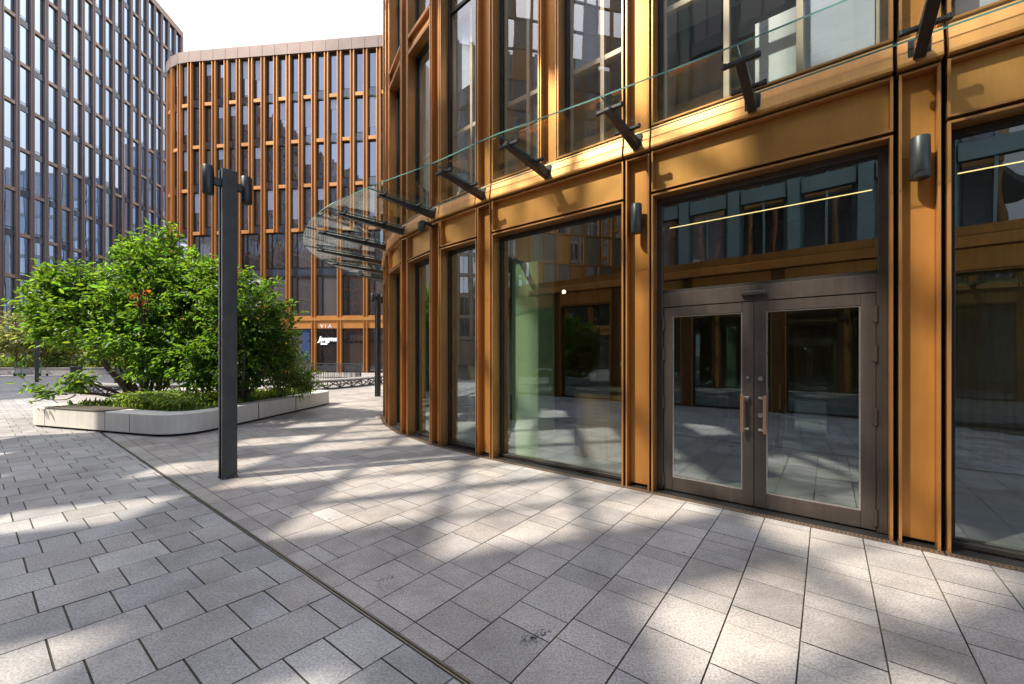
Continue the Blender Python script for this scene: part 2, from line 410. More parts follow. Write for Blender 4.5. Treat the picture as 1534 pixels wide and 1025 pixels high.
for k in range(-130, 60):
    q0 = -4.628 + .384 * k; q1 = q0 + .384
    a = .265 - 12 * .627 + (k - 1) % 2 * .3135; alt = False
    while a < 60:
        ln = .212 if alt else .415; alt = not alt
        a0, a1 = a + .005, a + ln - .005; a += ln
        P = [L2 * a0 + Cq * (q0 + .004), L2 * a1 + Cq * (q0 + .004), L2 * a1 + Cq * (q1 - .004), L2 * a0 + Cq * (q1 - .004)]
        c = (P[0] + P[2]) / 2
        if not visible(c.x, c.y) or NI.dot(c) < -7: continue
        q = clip([(p.x, p.y) for p in P], lambda p: NI.dot(Vector(p)) - ns(T.dot(Vector(p))) + .019)
        if len(q) < 3: continue
        zt = rng.uniform(-.0012, .0012)
        pl.poly([(x, y, zt) for x, y in q][::-1], 0, slab_tone(rng))
tag(pl.build('paving_courses', M['paving_l']), kind='structure')
# the slot drain between the two pavings
dr = thing('slot_drain', 'narrow steel slot drain running diagonally across the paving past the lamp post', 'drain', (*tn(-4, ns(-4)), 0))
mb = MB()
for sgn in (-1, 1):
    for i in range(-60, 10, 2):
        a, b = tn(i, ns(i) + sgn * .010), tn(i + 1.995, ns(i + 2) + sgn * .010)
        mb.bar((*a, -.002), (*b, -.002), .005, .010)
part(dr, 'rail', mb, M['steel'])

# ------------------------------------------------------------------ near bronze building
O = Vector((-.318, 6.273))
def onl(s): q = O + T * s; return (q.x, q.y)
TOP = 12.4
chain = [                                                            # left to right as seen from the square: kind, left point, right point, options
 ('bay', (-1.3, 18.0), (-2.55, 16.75), {}), ('pier', (-2.57, 16.72), (-2.75, 16.5), {}),
 ('bay', (-2.77, 16.48), (-3.35, 15.45), {}), ('pier', (-3.36, 15.42), (-3.46, 15.17), {}),
 ('bay', (-3.47, 15.14), (-3.70, 14.0), {}), ('pier', (-3.705, 13.97), (-3.73, 13.71), {}),
 ('bay', (-3.73, 13.68), (-3.76, 12.55), {}), ('pier', (-3.76, 12.52), (-3.73, 12.26), {}),
 ('bay', (-3.725, 12.23), (-3.56, 11.13), {'sp': 1}), ('pier', (-3.55, 11.10), (-3.48, 10.85), {}),
 ('bay', (-3.47, 10.82), (-3.06, 9.72), {}), ('pier', (-3.05, 9.69), (-2.84, 9.24), {}),
 ('bay', (-2.82, 9.21), (-2.31, 8.33), {'sp': 1}), ('pier', (-2.29, 8.305), (-2.14, 8.165), {}),
 ('bay', (-2.12, 8.145), (-1.505, 7.365), {'sp': 1}), ('pier', (-1.485, 7.343), (-1.305, 7.165), {}),
 ('bay', (-1.285, 7.146), (-.58, 6.513), {}), ('pier', (-.562, 6.497), (-.345, 6.298), {}),
 ('bay', onl(0), onl(2.14), {'split': 1}), ('pier', onl(2.17), onl(2.46), {}),
 ('door', onl(2.485), onl(4.565), {}), ('pier', onl(4.60), onl(4.85), {}),
 ('bay', onl(4.885), onl(7.0), {}), ('pier', onl(7.03), onl(7.28), {}),
 ('bay', onl(7.31), onl(9.4), {'split': 1}), ('pier', onl(9.43), onl(9.7), {}),
 ('bay', onl(9.73), onl(11.8), {}), ('pier', onl(11.83), onl(12.1), {}),
]
nb = thing('bronze_building', 'near bronze-clad building with rounded corner, glass canopy and double entrance doors', 'building', (1.6, 6.2, 0))
FR, GW = .022, .05
def window_unit(B, fr, s0, s1, h0, h1, name='window', pane='pane', transoms=(), head_only=False, sill=.06, depth=.2):
    m = MB()
    m.fbox(fr, s0, s0 + FR, 0, depth, h0, h1); m.fbox(fr, s1 - FR, s1, 0, depth, h0, h1)
    m.fbox(fr, s0 + FR, s1 - FR, .001, depth, h1 - FR, h1)
    if h0 > 1: m.fbox(fr, s0 + FR, s1 - FR, .001, depth, h0, h0 + FR)
    a, b = s0 + FR, s1 - FR
    m.fbox(fr, a + .001, a + GW, depth - .03, depth + .03, h0 + sill, h1 - FR - .06, 1); m.fbox(fr, b - GW, b - .001, depth - .03, depth + .03, h0 + sill, h1 - FR - .06, 1)
    m.fbox(fr, a + .001, b - .001, depth - .034, depth + .034, h1 - FR - .06, h1 - FR - .001, 1)
    m.fbox(fr, a + .001, b - .001, depth - .05, depth + .034, h0 + (FR + .001 if h0 > 1 else .02), h0 + sill, 1)
    for th in transoms: m.fbox(fr, a + GW, b - GW, depth - .025, depth + .028, th - .03, th + .03, 1)
    w_ = part(B, name, m, [M['bronze_edge'], M['dark_frame']], .0025)
    p = MB(); p.fquad(fr, a + GW - .005, b - GW + .005, depth, h0 + sill - .01, h1 - FR - .055)
    sub(B, w_, 'pane', p, M[pane]); return w_

LEDGE = [(.12, 4.026), (.0, 4.026), (-.035, 4.034), (-.035, 4.062), (-.004, 4.27), (.0, 4.285), (.12, 4.29)]
def ledge_seg(m, fr, s0, s1):
    b = len(m.v); n = len(LEDGE)
    for s in (s0, s1): m.v += [fr.p(s, d, h) for d, h in LEDGE]
    for i in range(n):
        j = (i + 1) % n; m.face((b + i, b + n + i, b + n + j, b + j))
    m.face([b + i for i in range(n)]); m.face([b + n + i for i in range(n)][::-1])

def build_facade(B, chain, top, detail=True, near=True):
    led, back = MB(), MB()
    for kind, A, Bp, opt in chain:
        fr = Frame(A, Bp); W = fr.len
        back.fbox(fr, -.02, W + .02, .30 if kind != 'pier' else .16, .42, 3.48, 4.31)
        if kind == 'pier':
            back.fbox(fr, -.035, W + .035, .161, .36, 0, 3.48); back.fbox(fr, -.035, W + .035, .161, .36, 4.31, top)
            for lo, hi, cl in ((.0, 4.0, 1), (4.31, top, 0)):
                m = MB(); w2 = .02
                m.fbox(fr, 0, w2, .002, .15, lo, hi); m.fbox(fr, W - w2, W, .002, .15, lo, hi)
                m.fbox(fr, w2 + .001, W - w2 - .001, .10, .14, lo + (.035 if lo == 0 else 0), 3.30 if cl else hi, 1)
                if cl:
                    m.fbox(fr, w2 + .001, W - w2 - .001, .101, .14, 3.304, hi - .021, 1)
                    m.fbox(fr, w2 + .001, W - w2 - .001, .003, .15, hi - .02, hi)
                part(B, 'pier', m, [M['bronze_edge'], M['bronze']], .002)
            ledge_seg(led, fr, -.012, W + .012)
            continue
        # lintel panel over the ground-floor opening
        m = MB(); a, b = 3.53, 4.005
        m.fbox(fr, 0, .02, 0, .11, a, b); m.fbox(fr, W - .02, W, 0, .11, a, b)
        m.fbox(fr, .02, W - .02, .001, .11, a, a + .02); m.fbox(fr, .02, W - .02, .001, .11, b - .02, b)
        m.fbox(fr, .021, W - .021, .075, .1, a + .021, b - .021, 1)
        part(B, 'lintel_panel', m, [M['bronze_edge'], M['bronze_panel']], .002)
        ledge_seg(led, fr, .004, W - .004)
        if kind == 'bay': window_unit(B, fr, 0, W, 0, 3.50)
        # upper windows
        parts_ = [(0, W)]
        if opt.get('split'):
            c = W / 2 - .03; parts_ = [(0, c - .15), (c + .15, W)]
            m = MB(); m.fbox(fr, c - .135, c - .115, .002, .15, 4.31, top); m.fbox(fr, c + .115, c + .135, .002, .15, 4.31, top)
            m.fbox(fr, c - .114, c + .114, .10, .14, 4.31, top, 1)
            part(B, 'pier', m, [M['bronze_edge'], M['bronze']], .002)
            back.fbox(fr, c - .16, c + .16, .161, .36, 4.312, top)
        for i, (u, v) in enumerate(parts_):
            if opt.get('sp'):
                window_unit(B, fr, u, v, 4.31, 7.70, pane='pane_up', sill=.09)
                m = MB(); m.fbox(fr, u, v, 0, .12, 7.72, 7.74); m.fbox(fr, u, v, 0, .12, 8.0, 8.02)
                m.fbox(fr, u, u + .02, .001, .12, 7.74, 8.0); m.fbox(fr, v - .02, v, .001, .12, 7.74, 8.0)
                m.fbox(fr, u + .02, v - .02, .07, .1, 7.741, 7.999, 1)
                part(B, 'spandrel_panel', m, [M['bronze_edge'], M['bronze_panel']], .002)
                window_unit(B, fr, u, v, 8.04, top, pane='pane_up', sill=.09)
            else:
                window_unit(B, fr, u, v, 4.31, top, pane='pane_up', sill=.09, transoms=(7.75, 8.05) if near else (7.9,))
    part(B, 'ledge', led, M['bronze_ledge'], .003)
    part(B, 'backing_wall', back, M['gap'])
build_facade(nb, chain, TOP)
# carcass: floors, ceilings, rooms, roof
outer = [c[1] for c in chain] + [chain[-1][2]]
def inset(d):
    pts = []
    for kind, A, Bp, _ in chain:
        fr = Frame(A, Bp); a = fr.p(0, d, 0); b = fr.p(fr.len, d, 0); pts += [a[:2], b[:2]]
    return pts
foot = inset(.34); tail = [(16, 2.5), (19, 12), (8, 24), (1, 21)]
poly = foot + tail
def slab(name, z0, z1, mat, poly=poly):
    m = MB(); m.prism(poly, z0, z1); return part(nb, name, m, mat)
slab('ceiling', 3.55, 4.24, M['int_dark']); slab('upper_ceiling', 7.72, 8.04, M['int_grey']); slab('roof', TOP, TOP + .3, M['int_dark'])
m = MB(); m.poly([(x, y, .012) for x, y in poly]); part(nb, 'interior_floor', m, M['int_floor'])
m = MB(); m.poly([(x, y, 4.31) for x, y in poly]); part(nb, 'upper_floor', m, M['int_grey'])
# storeys above the part the photograph shows, set on the roof line
m = MB()
for kind, A, Bp, _ in chain:
    fr = Frame(A, Bp)
    if kind == 'pier': m.fbox(fr, -.03, fr.len + .03, .0, .3, TOP + .3, 22)
    else:
        m.fbox(fr, .03, fr.len - .03, .22, .3, TOP + .7, 22, 1); m.fbox(fr, .0, fr.len, .02, .3, TOP + .3, TOP + .7); m.fbox(fr, .0, fr.len, .02, .3, 16.4, 16.8)
part(nb, 'upper_storeys', m, [M['bronze'], M['pane_mid']])
# rear room walls
def inwall(name, d, z0, z1, mat, i0, i1):
    m = MB()
    for kind, A, Bp, _ in chain[i0:i1]:
        fr = Frame(A, Bp); m.fbox(fr, -.4, fr.len + .4, d, d + .1, z0, z1)
    part(nb, name, m, mat)
inwall('interior_wall', 4.2, 0, 3.55, M['wood'], 14, len(chain)); inwall('interior_wall', 1.9, 0, 3.55, M['wood'], 0, 14)
inwall('interior_wall', 3.2, 4.31, 7.72, M['int_grey'], 14, len(chain)); inwall('interior_wall', 1.9, 4.31, 7.72, M['int_grey'], 0, 14)
inwall('interior_wall', 3.0, 8.04, TOP, M['int_grey'], 0, len(chain))
main = Frame(onl(0), onl(9.4))
m = MB(); m.fbox(main, .142, .657, .32, .8, .013, 3.549); part(nb, 'green_column', m, M['green_wall'], .01)
for s0, s1 in ((2.38, 2.46), (4.62, 4.70)):                          # side walls of the entrance lobby
    m = MB(); m.fbox(main, s0, s1, .37, 4.19, .013, 3.549); part(nb, 'lobby_wall', m, M['int_dark'])
rb_ = random.Random(5)
def upper_fit(fr, u, v, wide):
    W_ = v - u; m = MB(); d0, d1 = .25, .31
    cs = [u + .06, v - .06] + ([u + W_ * .36, u + W_ * .68] if wide else [u + W_ * .58])
    for c in cs: m.fbox(fr, c - .03, c + .03, d0, d1, 4.34, 7.68)
    hz = 5.75 if wide else 5.55
    cs = sorted(cs)
    for a, b in zip(cs[:-1], cs[1:]):
        for h in (4.36, hz, 7.6): m.fbox(fr, a + .031, b - .031, d0 + .002, d1, h, h + .07)
    part(nb, 'inner_frame', m, M['inner_frame'], .003)
    for a, b in zip(cs[:-1], cs[1:]):
        r = rb_.random()
        if r < .22: continue
        z1 = 7.6; z0 = (4.45, hz + .08, 6.4)[int(rb_.random() * 3)]
        mt = 'blind' if r < .8 else 'curtain'
        m = MB(); n_ = 1 if mt == 'blind' else 9
        for i in range(n_):
            p, q = a + .035 + (b - a - .07) * i / n_, a + .035 + (b - a - .07) * (i + 1) / n_
            o1, o2 = ((.05 if i % 2 else 0), (0 if i % 2 else .05)) if n_ > 1 else (0, 0)
            m.hexa([fr.p(p, .34 + o1, z0), fr.p(q, .34 + o2, z0), fr.p(q, .355 + o2, z0), fr.p(p, .355 + o1, z0), fr.p(p, .34 + o1, z1), fr.p(q, .34 + o2, z1), fr.p(q, .355 + o2, z1), fr.p(p, .355 + o1, z1)])
        part(nb, 'roller_blind' if mt == 'blind' else 'curtain', m, M[mt])
for kind, A, Bp, opt in chain[12:]:
    if kind == 'pier': continue
    fr = Frame(A, Bp); W = fr.len
    if opt.get('split'):
        c = W / 2 - .03; upper_fit(fr, 0, c - .15, False); upper_fit(fr, c + .15, W, False)
    else: upper_fit(fr, 0, W, W > 1.6)
m = MB(); m.fbox(main, 3.45, 4.05, .75, .80, 4.33, 5.5); part(nb, 'partition_board', m, M['white'])

# --- entrance doors (straight facade: s from the h' corner, d inwards)
D0, D1 = .14, .20
door_fr = MB()
for s0, s1 in ((2.508, 2.578), (4.468, 4.542)): door_fr.fbox(main, s0, s1, D0 - .01, D1 + .02, .013, 2.34)
door_fr.fbox(main, 2.579, 4.467, D0 - .008, D1 + .02, 2.175, 2.34)
door_fr.fbox(main, 2.508, 2.57, D0, D1 + .02, 2.341, 3.42); door_fr.fbox(main, 4.48, 4.542, D0, D1 + .02, 2.341, 3.42)
door_fr.fbox(main, 2.508, 4.542, D0 + .002, D1 + .02, 3.421, 3.478)
dfo = part(nb, 'door_frame', door_fr, M['door_metal'], .003)
cl_ = MB(); cl_.fbox(main, 3.40, 3.62, D0 - .055, D0 - .011, 2.235, 2.275); sub(nb, dfo, 'door_sensor', cl_, M['door_metal'], .008)
sur = MB()
sur.fbox(main, 2.485, 2.507, 0, D1 + .03, 0, 3.5); sur.fbox(main, 4.543, 4.565, 0, D1 + .03, 0, 3.5); sur.fbox(main, 2.507, 4.543, .001, D1 + .03, 3.479, 3.5)
part(nb, 'door_surround', sur, M['bronze_edge'], .0025)
tw = MB(); tw.fbox(main, 2.571, 4.479, D0 + .012, D1, 2.341, 2.375); part(nb, 'transom_rail', tw, M['dark_frame'])
tw = MB(); tw.fbox(main, 2.571, 4.479, D0 + .012, D1, 3.385, 3.42)
two = part(nb, 'transom_rail', tw, M['dark_frame'])
p = MB(); p.fquad(main, 2.57, 4.48, D0 + .03, 2.37, 3.39); sub(nb, two, 'pane', p, M['pane'])
def leaf_door(s0, s1, side):
    st, d0, d1 = .105, D0, D0 + .055
    m = MB(); z0, z1 = .022, 2.168
    m.fbox(main, s0, s0 + st, d0, d1, z0, z1); m.fbox(main, s1 - st, s1, d0, d1, z0, z1)
    m.fbox(main, s0 + st, s1 - st, d0 + .0005, d1, z0, z0 + .155); m.fbox(main, s0 + st, s1 - st, d0 + .0005, d1, z1 - .105, z1)
    ob = part(nb, 'door', m, M['door_metal'], .003)
    p = MB(); p.fquad(main, s0 + st - .004, s1 - st + .004, d0 + .02, z0 + .15, z1 - .10); sub(nb, ob, 'pane', p, M['pane'])
    be = MB()                                                        # glazing bead
    for a, b, c, d in ((s0 + st, s0 + st + .012, z0 + .155, z1 - .105), (s1 - st - .012, s1 - st, z0 + .155, z1 - .105), (s0 + st + .012, s1 - st - .012, z0 + .155, z0 + .167), (s0 + st + .012, s1 - st - .012, z1 - .117, z1 - .105)):
        be.fbox(main, a, b, d0 + .008, d0 + .03, c, d)
    sub(nb, ob, 'glazing_bead', be, M['steel'])
    hb, hs = (s1 - .098, s1 - .05) if side < 0 else (s0 + .098, s0 + .05)
    h = MB(); h.fbox(main, hb - .014, hb + .014, d0 - .085, d0 - .055, .80, 1.19)
    for z in (.83, 1.16):
        h.fbox(main, min(hb, hs) - .01, max(hb, hs) + .01, d0 - .052, d0 - .036, z - .012, z + .012, 1); h.fbox(main, hs - .012, hs + .012, d0 - .037, d0 - .001, z - .013, z + .013, 1)
        h.fbox(main, hb - .01, hb + .01, d0 - .0555, d0 - .05, z - .012, z + .012, 1)
    sub(nb, ob, 'handle', h, [M['copper'], M['steel']], .003)
    for z in ((1.36, .98) if side > 0 else (1.37,)):
        l = MB()
        c0 = Vector(main.p((s0 if side > 0 else s1) + side * .055, d0 - .001, z)); c1 = Vector(main.p((s0 if side > 0 else s1) + side * .055, d0 - .016, z))
        l.tube([c0, c1], .024 if side > 0 else .014, 14); sub(nb, ob, 'lock', l, M['steel'])
    e = s1 if side > 0 else s0
    for z in (.14, 1.05, 1.62, 1.98):
        hg = MB(); c = main.p(e, d0 - .012, z); hg.tube([(c[0], c[1], z - .075), (c[0], c[1], z + .075)], .014, 10)
        hg.fbox(main, e - .03, e + .03, d0 - .006, d0 - .0006, z - .07, z + .07); sub(nb, ob, 'hinge', hg, M['door_metal'])
leaf_door(2.582, 3.511, -1); leaf_door(3.517, 4.465, 1)
# inner lobby doors
for s0, s1, sd_ in ((2.75, 3.48, -1), (3.49, 4.22, 1)):
    m = MB(); d0 = 2.4
    m.fbox(main, s0, s0 + .11, d0, d0 + .05, .02, 2.15); m.fbox(main, s1 - .11, s1, d0, d0 + .05, .02, 2.15)
    m.fbox(main, s0 + .11, s1 - .11, d0, d0 + .05, .02, .17); m.fbox(main, s0 + .11, s1 - .11, d0, d0 + .05, 2.04, 2.15)
    ob = part(nb, 'inner_door', m, M['door_metal'], .003)
    p = MB(); p.fquad(main, s0 + .11, s1 - .11, d0 + .02, .17, 2.04); sub(nb, ob, 'pane', p, M['pane'])
    h = MB(); hb = s1 - .08 if sd_ < 0 else s0 + .08; h.fbox(main, hb - .012, hb + .012, d0 - .07, d0 - .045, .82, 1.18); h.fbox(main, hb - .01, hb + .01, d0 - .045, d0, .84, .86); h.fbox(main, hb - .01, hb + .01, d0 - .045, d0, 1.14, 1.16)
    sub(nb, ob, 'handle', h, M['copper'])
m = MB(); m.fbox(main, 2.47, 2.745, 2.38, 2.46, .013, 3.54); m.fbox(main, 4.225, 4.61, 2.38, 2.46, .013, 3.54); m.fbox(main, 2.745, 4.225, 2.381, 2.46, 2.16, 3.54)
part(nb, 'lobby_screen', m, M['door_metal'])
# LED lines just inside the heads of the openings
for s0, s1 in ((2.6, 4.45), (5.0, 6.9)):
    m = MB(); m.fbox(main, s0, s1, .335, .345, 3.16, 3.168); part(nb, 'led_strip', m, M['led'])
# drain grille along the foot of the wall
gr = thing('drain_grille', 'brown perforated drain grille along the foot of the bronze facade', 'drain grating', (*onl(2.3), 0))
m = MB()
for kind, A, Bp, _ in chain[10:-2]:
    fr = Frame(A, Bp); n_ = max(2, int(fr.len / .03))
    d0 = -.075; d1 = .0 if kind == 'pier' else -.002
    m.fbox(fr, -.01, fr.len + .01, d0, d0 + .012, -.004, .006); m.fbox(fr, -.01, fr.len + .01, d1 - .012, d1 + .0, -.004, .0062); m.fbox(fr, -.01, fr.len + .01, -.043, -.034, -.004, .0055)
    for i in range(n_ + 1):
        s = fr.len * i / n_; m.fbox(fr, s - .006, s + .006, d0 + .012, d1 - .012, -.004, .005)
part(gr, 'bars', m, M['grille'])
m = MB()
for kind, A, Bp, _ in chain[10:-2]:
    fr = Frame(A, Bp); P = fr.p; m.poly([P(-.0, -.078, .0025), P(fr.len + .032, -.078, .0025), P(fr.len + .032, .16, .0025), P(-.0, .16, .0025)])
part(gr, 'channel', m, M['gap'])

# ------------------------------------------------------------------ canopy
wall_pts = [onl(9.56), onl(8.34), onl(7.15), onl(5.94), onl(4.72), onl(3.52), onl(2.315), onl(1.04), (-.45, 6.40), (-1.40, 7.255), (-2.21, 8.24), (-2.94, 9.46), (-3.51, 10.97), (-3.74, 12.39), (-3.71, 13.85), (-3.41, 15.3)]
dep = [.88, .88, .88, .88, .88, .90, .98, 1.10]
outp = []
for i, wp in enumerate(wall_pts):
    if i < len(dep): q = Vector(wp) - NI * dep[i]; outp.append((q.x, q.y))
outp += [(-1.09, 5.49), (-2.26, 6.29), (-3.31, 7.13), (-4.22, 8.24), (-4.96, 9.62), (-5.25, 11.1), (-5.12, 12.7), (-4.65, 14.4)]
can = thing('glass_canopy', 'clear glass canopy on black brackets curving round the bronze facade above the doors', 'canopy', (*onl(2.3), 4.2))
HC = 4.215
for i in range(len(wall_pts)):
    wv, ov = Vector(wall_pts[i]), Vector(outp[i]); d = (ov - wv); ln = d.length; d /= ln; sdv = Vector((-d.y, d.x))
    m = MB()
    a = wv + d * .0; b = wv + d * (ln * .86)
    w0 = .04
    def q(c, i_, z): r = c + sdv * (i_ * w0); return (r.x, r.y, z)
    m.hexa([q(a, -1, HC - .15), q(a, 1, HC - .15), q(b, 1, HC - .065), q(b, -1, HC - .065), q(a, -1, HC - .03), q(a, 1, HC - .03), q(b, 1, HC - .03), q(b, -1, HC - .03)])
    e = wv + d * .03                                                   # wall plate
    m.hexa([(*(e - d * .045 - sdv * .07), HC - .17), (*(e - d * .045 + sdv * .07), HC - .17), (*(e + sdv * .07), HC - .17), (*(e - sdv * .07), HC - .17), (*(e - d * .045 - sdv * .07), HC + .03), (*(e - d * .045 + sdv * .07), HC + .03), (*(e + sdv * .07), HC + .03), (*(e - sdv * .07), HC + .03)])
    br = part(can, 'bracket', m, M['black_metal'], .004)
    for u in (.30, .80):
        c = wv + d * (ln * u); m = MB(); a2, b2 = c - sdv * .13, c + sdv * .13
        m.bar((*a2, HC - .028), (*b2, HC - .028), .045, .03)
        for e2 in (a2, b2): m.tube([(*e2, HC - .045), (*e2, HC - .004)], .024, 10)
        sub(can, br, 'glass_clamp', m, M['black_metal'], .003)
def cr(p0, p1, p2, p3, u):
    return tuple(.5 * ((2 * p1[i]) + (-p0[i] + p2[i]) * u + (2 * p0[i] - 5 * p1[i] + 4 * p2[i] - p3[i]) * u * u + (-p0[i] + 3 * p1[i] - 3 * p2[i] + p3[i]) * u ** 3) for i in (0, 1))
for i in range(len(wall_pts) - 1):
    j = i + 1; ns_ = 1 if i < 7 else 7
    P = lambda arr, k: arr[max(0, min(len(arr) - 1, k))]
    wl = [cr(P(wall_pts, i - 1), wall_pts[i], wall_pts[j], P(wall_pts, j + 1), k / ns_) for k in range(ns_ + 1)]
    ol = [cr(P(outp, i - 1), outp[i], outp[j], P(outp, j + 1), k / ns_) for k in range(ns_ + 1)]
    # leave a 6 mm joint between the sheets and 40 mm to the wall
    def pull(a, b, mm): v = Vector(b) - Vector(a); q_ = Vector(a) + v.normalized() * mm; return (q_.x, q_.y)
    wl = [pull(a, b, .07) for a, b in zip(wl, ol)]
    for arr in (wl, ol):
        arr[0] = pull(arr[0], arr[1], .003); arr[-1] = pull(arr[-1], arr[-2], .003)
    m = MB(); ring = wl + ol[::-1]; n_ = len(ring); z0, z1 = HC, HC + .016
    b0 = len(m.v); m.v += [(x, y, z0) for x, y in ring] + [(x, y, z1) for x, y in ring]
    m.face([b0 + k for k in range(n_)], 0); m.face([b0 + n_ + k for k in range(n_)][::-1], 0)
    for k in range(n_):
        k2 = (k + 1) % n_; m.face((b0 + k, b0 + n_ + k, b0 + n_ + k2, b0 + k2), 1)
    part(can, 'glass_panel', m, [M['canopy_glass'], M['glass_edge']])

# ------------------------------------------------------------------ wall lamps, security camera
def lamp_head(m, c, h=.345, r=.064): m.lathe([(r * .92, 0), (r, .008), (r, h - .008), (r * .92, h)], (c[0], c[1], c[2]), 24)
for i, (s, dep_, lab) in enumerate(((2.315, .1, 'dark cylindrical wall lamp on the bronze pier to the left of the doors'), (4.725, .1, 'dark cylindrical wall lamp on the bronze pier to the right of the doors'))):
    c = main.p(s, -.02, 3.07); t_ = thing('wall_lamp', lab, 'wall lamp', c, 'cylinder lamps on the piers')
    m = MB(); lamp_head(m, c); ob = part(t_, 'lamp_shade', m, M['black_metal'], 0, True)
    ob.data.polygons[-1].use_smooth = False; ob.data.polygons[-2].use_smooth = False
    m = MB(); m.fbox(main, s - .03, s + .03, .045, .099, 3.18, 3.30); part(t_, 'bracket', m, M['black_metal'], .003)
c = (-1.56, 7.07, 3.83); t_ = thing('security_camera', 'small black dome camera on an arm below the curved canopy', 'camera', c)
m = MB(); m.tube([(-1.42, 7.30, 3.93), (-1.5, 7.17, 3.95), (-1.57, 7.05, 3.95)], .028, 10); part(t_, 'arm', m, M['black_metal'], 0, True)
m = MB(); m.lathe([(.02, -.07), (.05, -.05), (.068, -.01), (.07, .03), (.07, .09), (.05, .11)], (-1.58, 7.03, 3.83), 18); part(t_, 'dome', m, M['black_metal'], 0, True)

# ------------------------------------------------------------------ lamp posts
def lamp_post():
    t_ = thing('lamp_post', 'x', 'lamp post', (0, 0, 0), 'slim black lamp posts in the square')
    fr = Frame((0, 0), (NI.x, NI.y))                                  # s along the arms (towards the facade), d across
    m = MB(); m.fbox(fr, -.085, .085, -.075, -.035, 0, 4.03); m.fbox(fr, -.085, .085, .035, .075, 0, 4.03); m.fbox(fr, -.05, .05, -.0349, .0349, .0, 4.0, 1)
    part(t_, 'post', m, [M['black_metal'], M['gap']], .004)
    m = MB(); m.fbox(fr, -.095, .095, -.085, .085, .0005, .008); part(t_, 'base_plate', m, M['black_metal'])
    m = MB(); m.fbox(fr, -.045, .045, -.0785, -.0749, .45, .85); part(t_, 'access_hatch', m, M['black_metal'], .001)
    for a_ in (-.07, .07):
        for b_ in (-.0785, .0785):
            q = fr.p(a_ * .9, b_ * 1.0, 0); m = MB(); m.tube([(q[0], q[1], .0081), (q[0], q[1], .02)], .007, 6); part(t_, 'bolt', m, M['steel'])
    for sg in (-1, 1):
        m = MB(); m.fbox(fr, min(sg * .0505, sg * .165), max(sg * .0505, sg * .165), -.03, .03, 3.80, 3.90); part(t_, 'arm', m, M['black_metal'], .003)
        m = MB(); q = fr.p(sg * .215, 0, 3.665); lamp_head(m, q, .355, .066); part(t_, 'lamp_head', m, M['black_metal'], 0, True)
    return t_
lp = lamp_post()
spots = [((-3.74, 5.30), 'black twin-headed lamp post standing on the paving in front of the planter'),
         ((-5.27, 15.8), 'black lamp post beside the rounded corner of the bronze building'),
         ((-28.8, 24.4), 'distant black lamp post near the parked scooters'),]
for i, (q, lab) in enumerate(spots):
    o = lp if i == 0 else copy_tree(lp)
    o.location = (q[0], q[1], 0); o['label'] = lab

# ------------------------------------------------------------------ planter
def rounded(poly, rad, n=16):
    out = []
    for i in range(len(poly)):
        p, a, b = Vector(poly[i]), Vector(poly[i - 1]), Vector(poly[(i + 1) % len(poly)]); r = rad[i]
        d1 = (a - p).normalized(); d2 = (b - p).normalized(); s, e = p + d1 * r, p + d2 * r
        for k in range(n + 1):
            u = k / n; q = s * (1 - u) ** 2 + p * 2 * u * (1 - u) + e * u * u; out.append((q.x, q.y))
    return out
PL = [(-11.25, 9.2), (-6.4, 7.72), (-5.95, 13.7), (-9.7, 13.6)]
rim_o = rounded(PL, (.7, .9, .8, .8)); cen = Vector((-8.4, 11.0))
rim_i = rounded([tuple(Vector(p) + (cen - Vector(p)).normalized() * .62) for p in PL], (.5, .7, .6, .6))
HPL = .44
plt = thing('planter', 'low white stone planter with rounded corners holding the green shrubs', 'planter', (-8.4, 11.0, 0))
n_ = len(rim_o)
jl = [0.0]
for i in range(n_): jl.append(jl[-1] + (Vector(rim_o[(i + 1) % n_]) - Vector(rim_o[i])).length)
def wallring(ro, ri, z0, z1):
    m = MB(); n = len(ro)
    for i in range(n):
        j = (i + 1) % n
        m.poly([(*ro[i], z0), (*ro[j], z0), (*ro[j], z1 - .015), (*ro[i], z1 - .015)])
        cb = lambda k: tuple(Vector(ro[k]) + (Vector(ri[k]) - Vector(ro[k])).normalized() * .018)
        m.poly([(*ro[i], z1 - .015), (*ro[j], z1 - .015), (*cb(j), z1), (*cb(i), z1)])
        m.poly([(*cb(i), z1), (*cb(j), z1), (*ri[j], z1), (*ri[i], z1)])
        m.poly([(*ri[i], z1), (*ri[j], z1), (*ri[j], z0), (*ri[i], z0)])
    return m
part(plt, 'stone_wall', wallring(rim_o, rim_i, .05, HPL), M['stone'])
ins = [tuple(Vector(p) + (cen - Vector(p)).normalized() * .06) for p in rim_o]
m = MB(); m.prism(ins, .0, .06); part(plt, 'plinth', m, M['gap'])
fl = Frame((-10.35, 8.925), (-7.02, 7.91))                           # front-left face: joints and the inset seat
fr_r = Frame((-6.295, 9.0), (-6.02, 12.7))
for f_, s, dd_ in ((fl, -.02, -.004), (fl, 2.0, -.004), (fl, 2.75, -.004), (fr_r, .9, -.006), (fr_r, 2.4, -.006)):
    m = MB(); m.fbox(f_, s, s + .006, dd_, .03, .06, HPL - .02); part(plt, 'joint', m, M['gap'])
m = MB(); m.fbox(fl, .0, 1.99, -.012, .5, HPL - .012, HPL + .022); part(plt, 'seat', m, M['bench_dark'], .006)
m = MB(); m.poly([(*p, HPL - .05) for p in rim_i]); part(plt, 'soil', m, M['soil'])

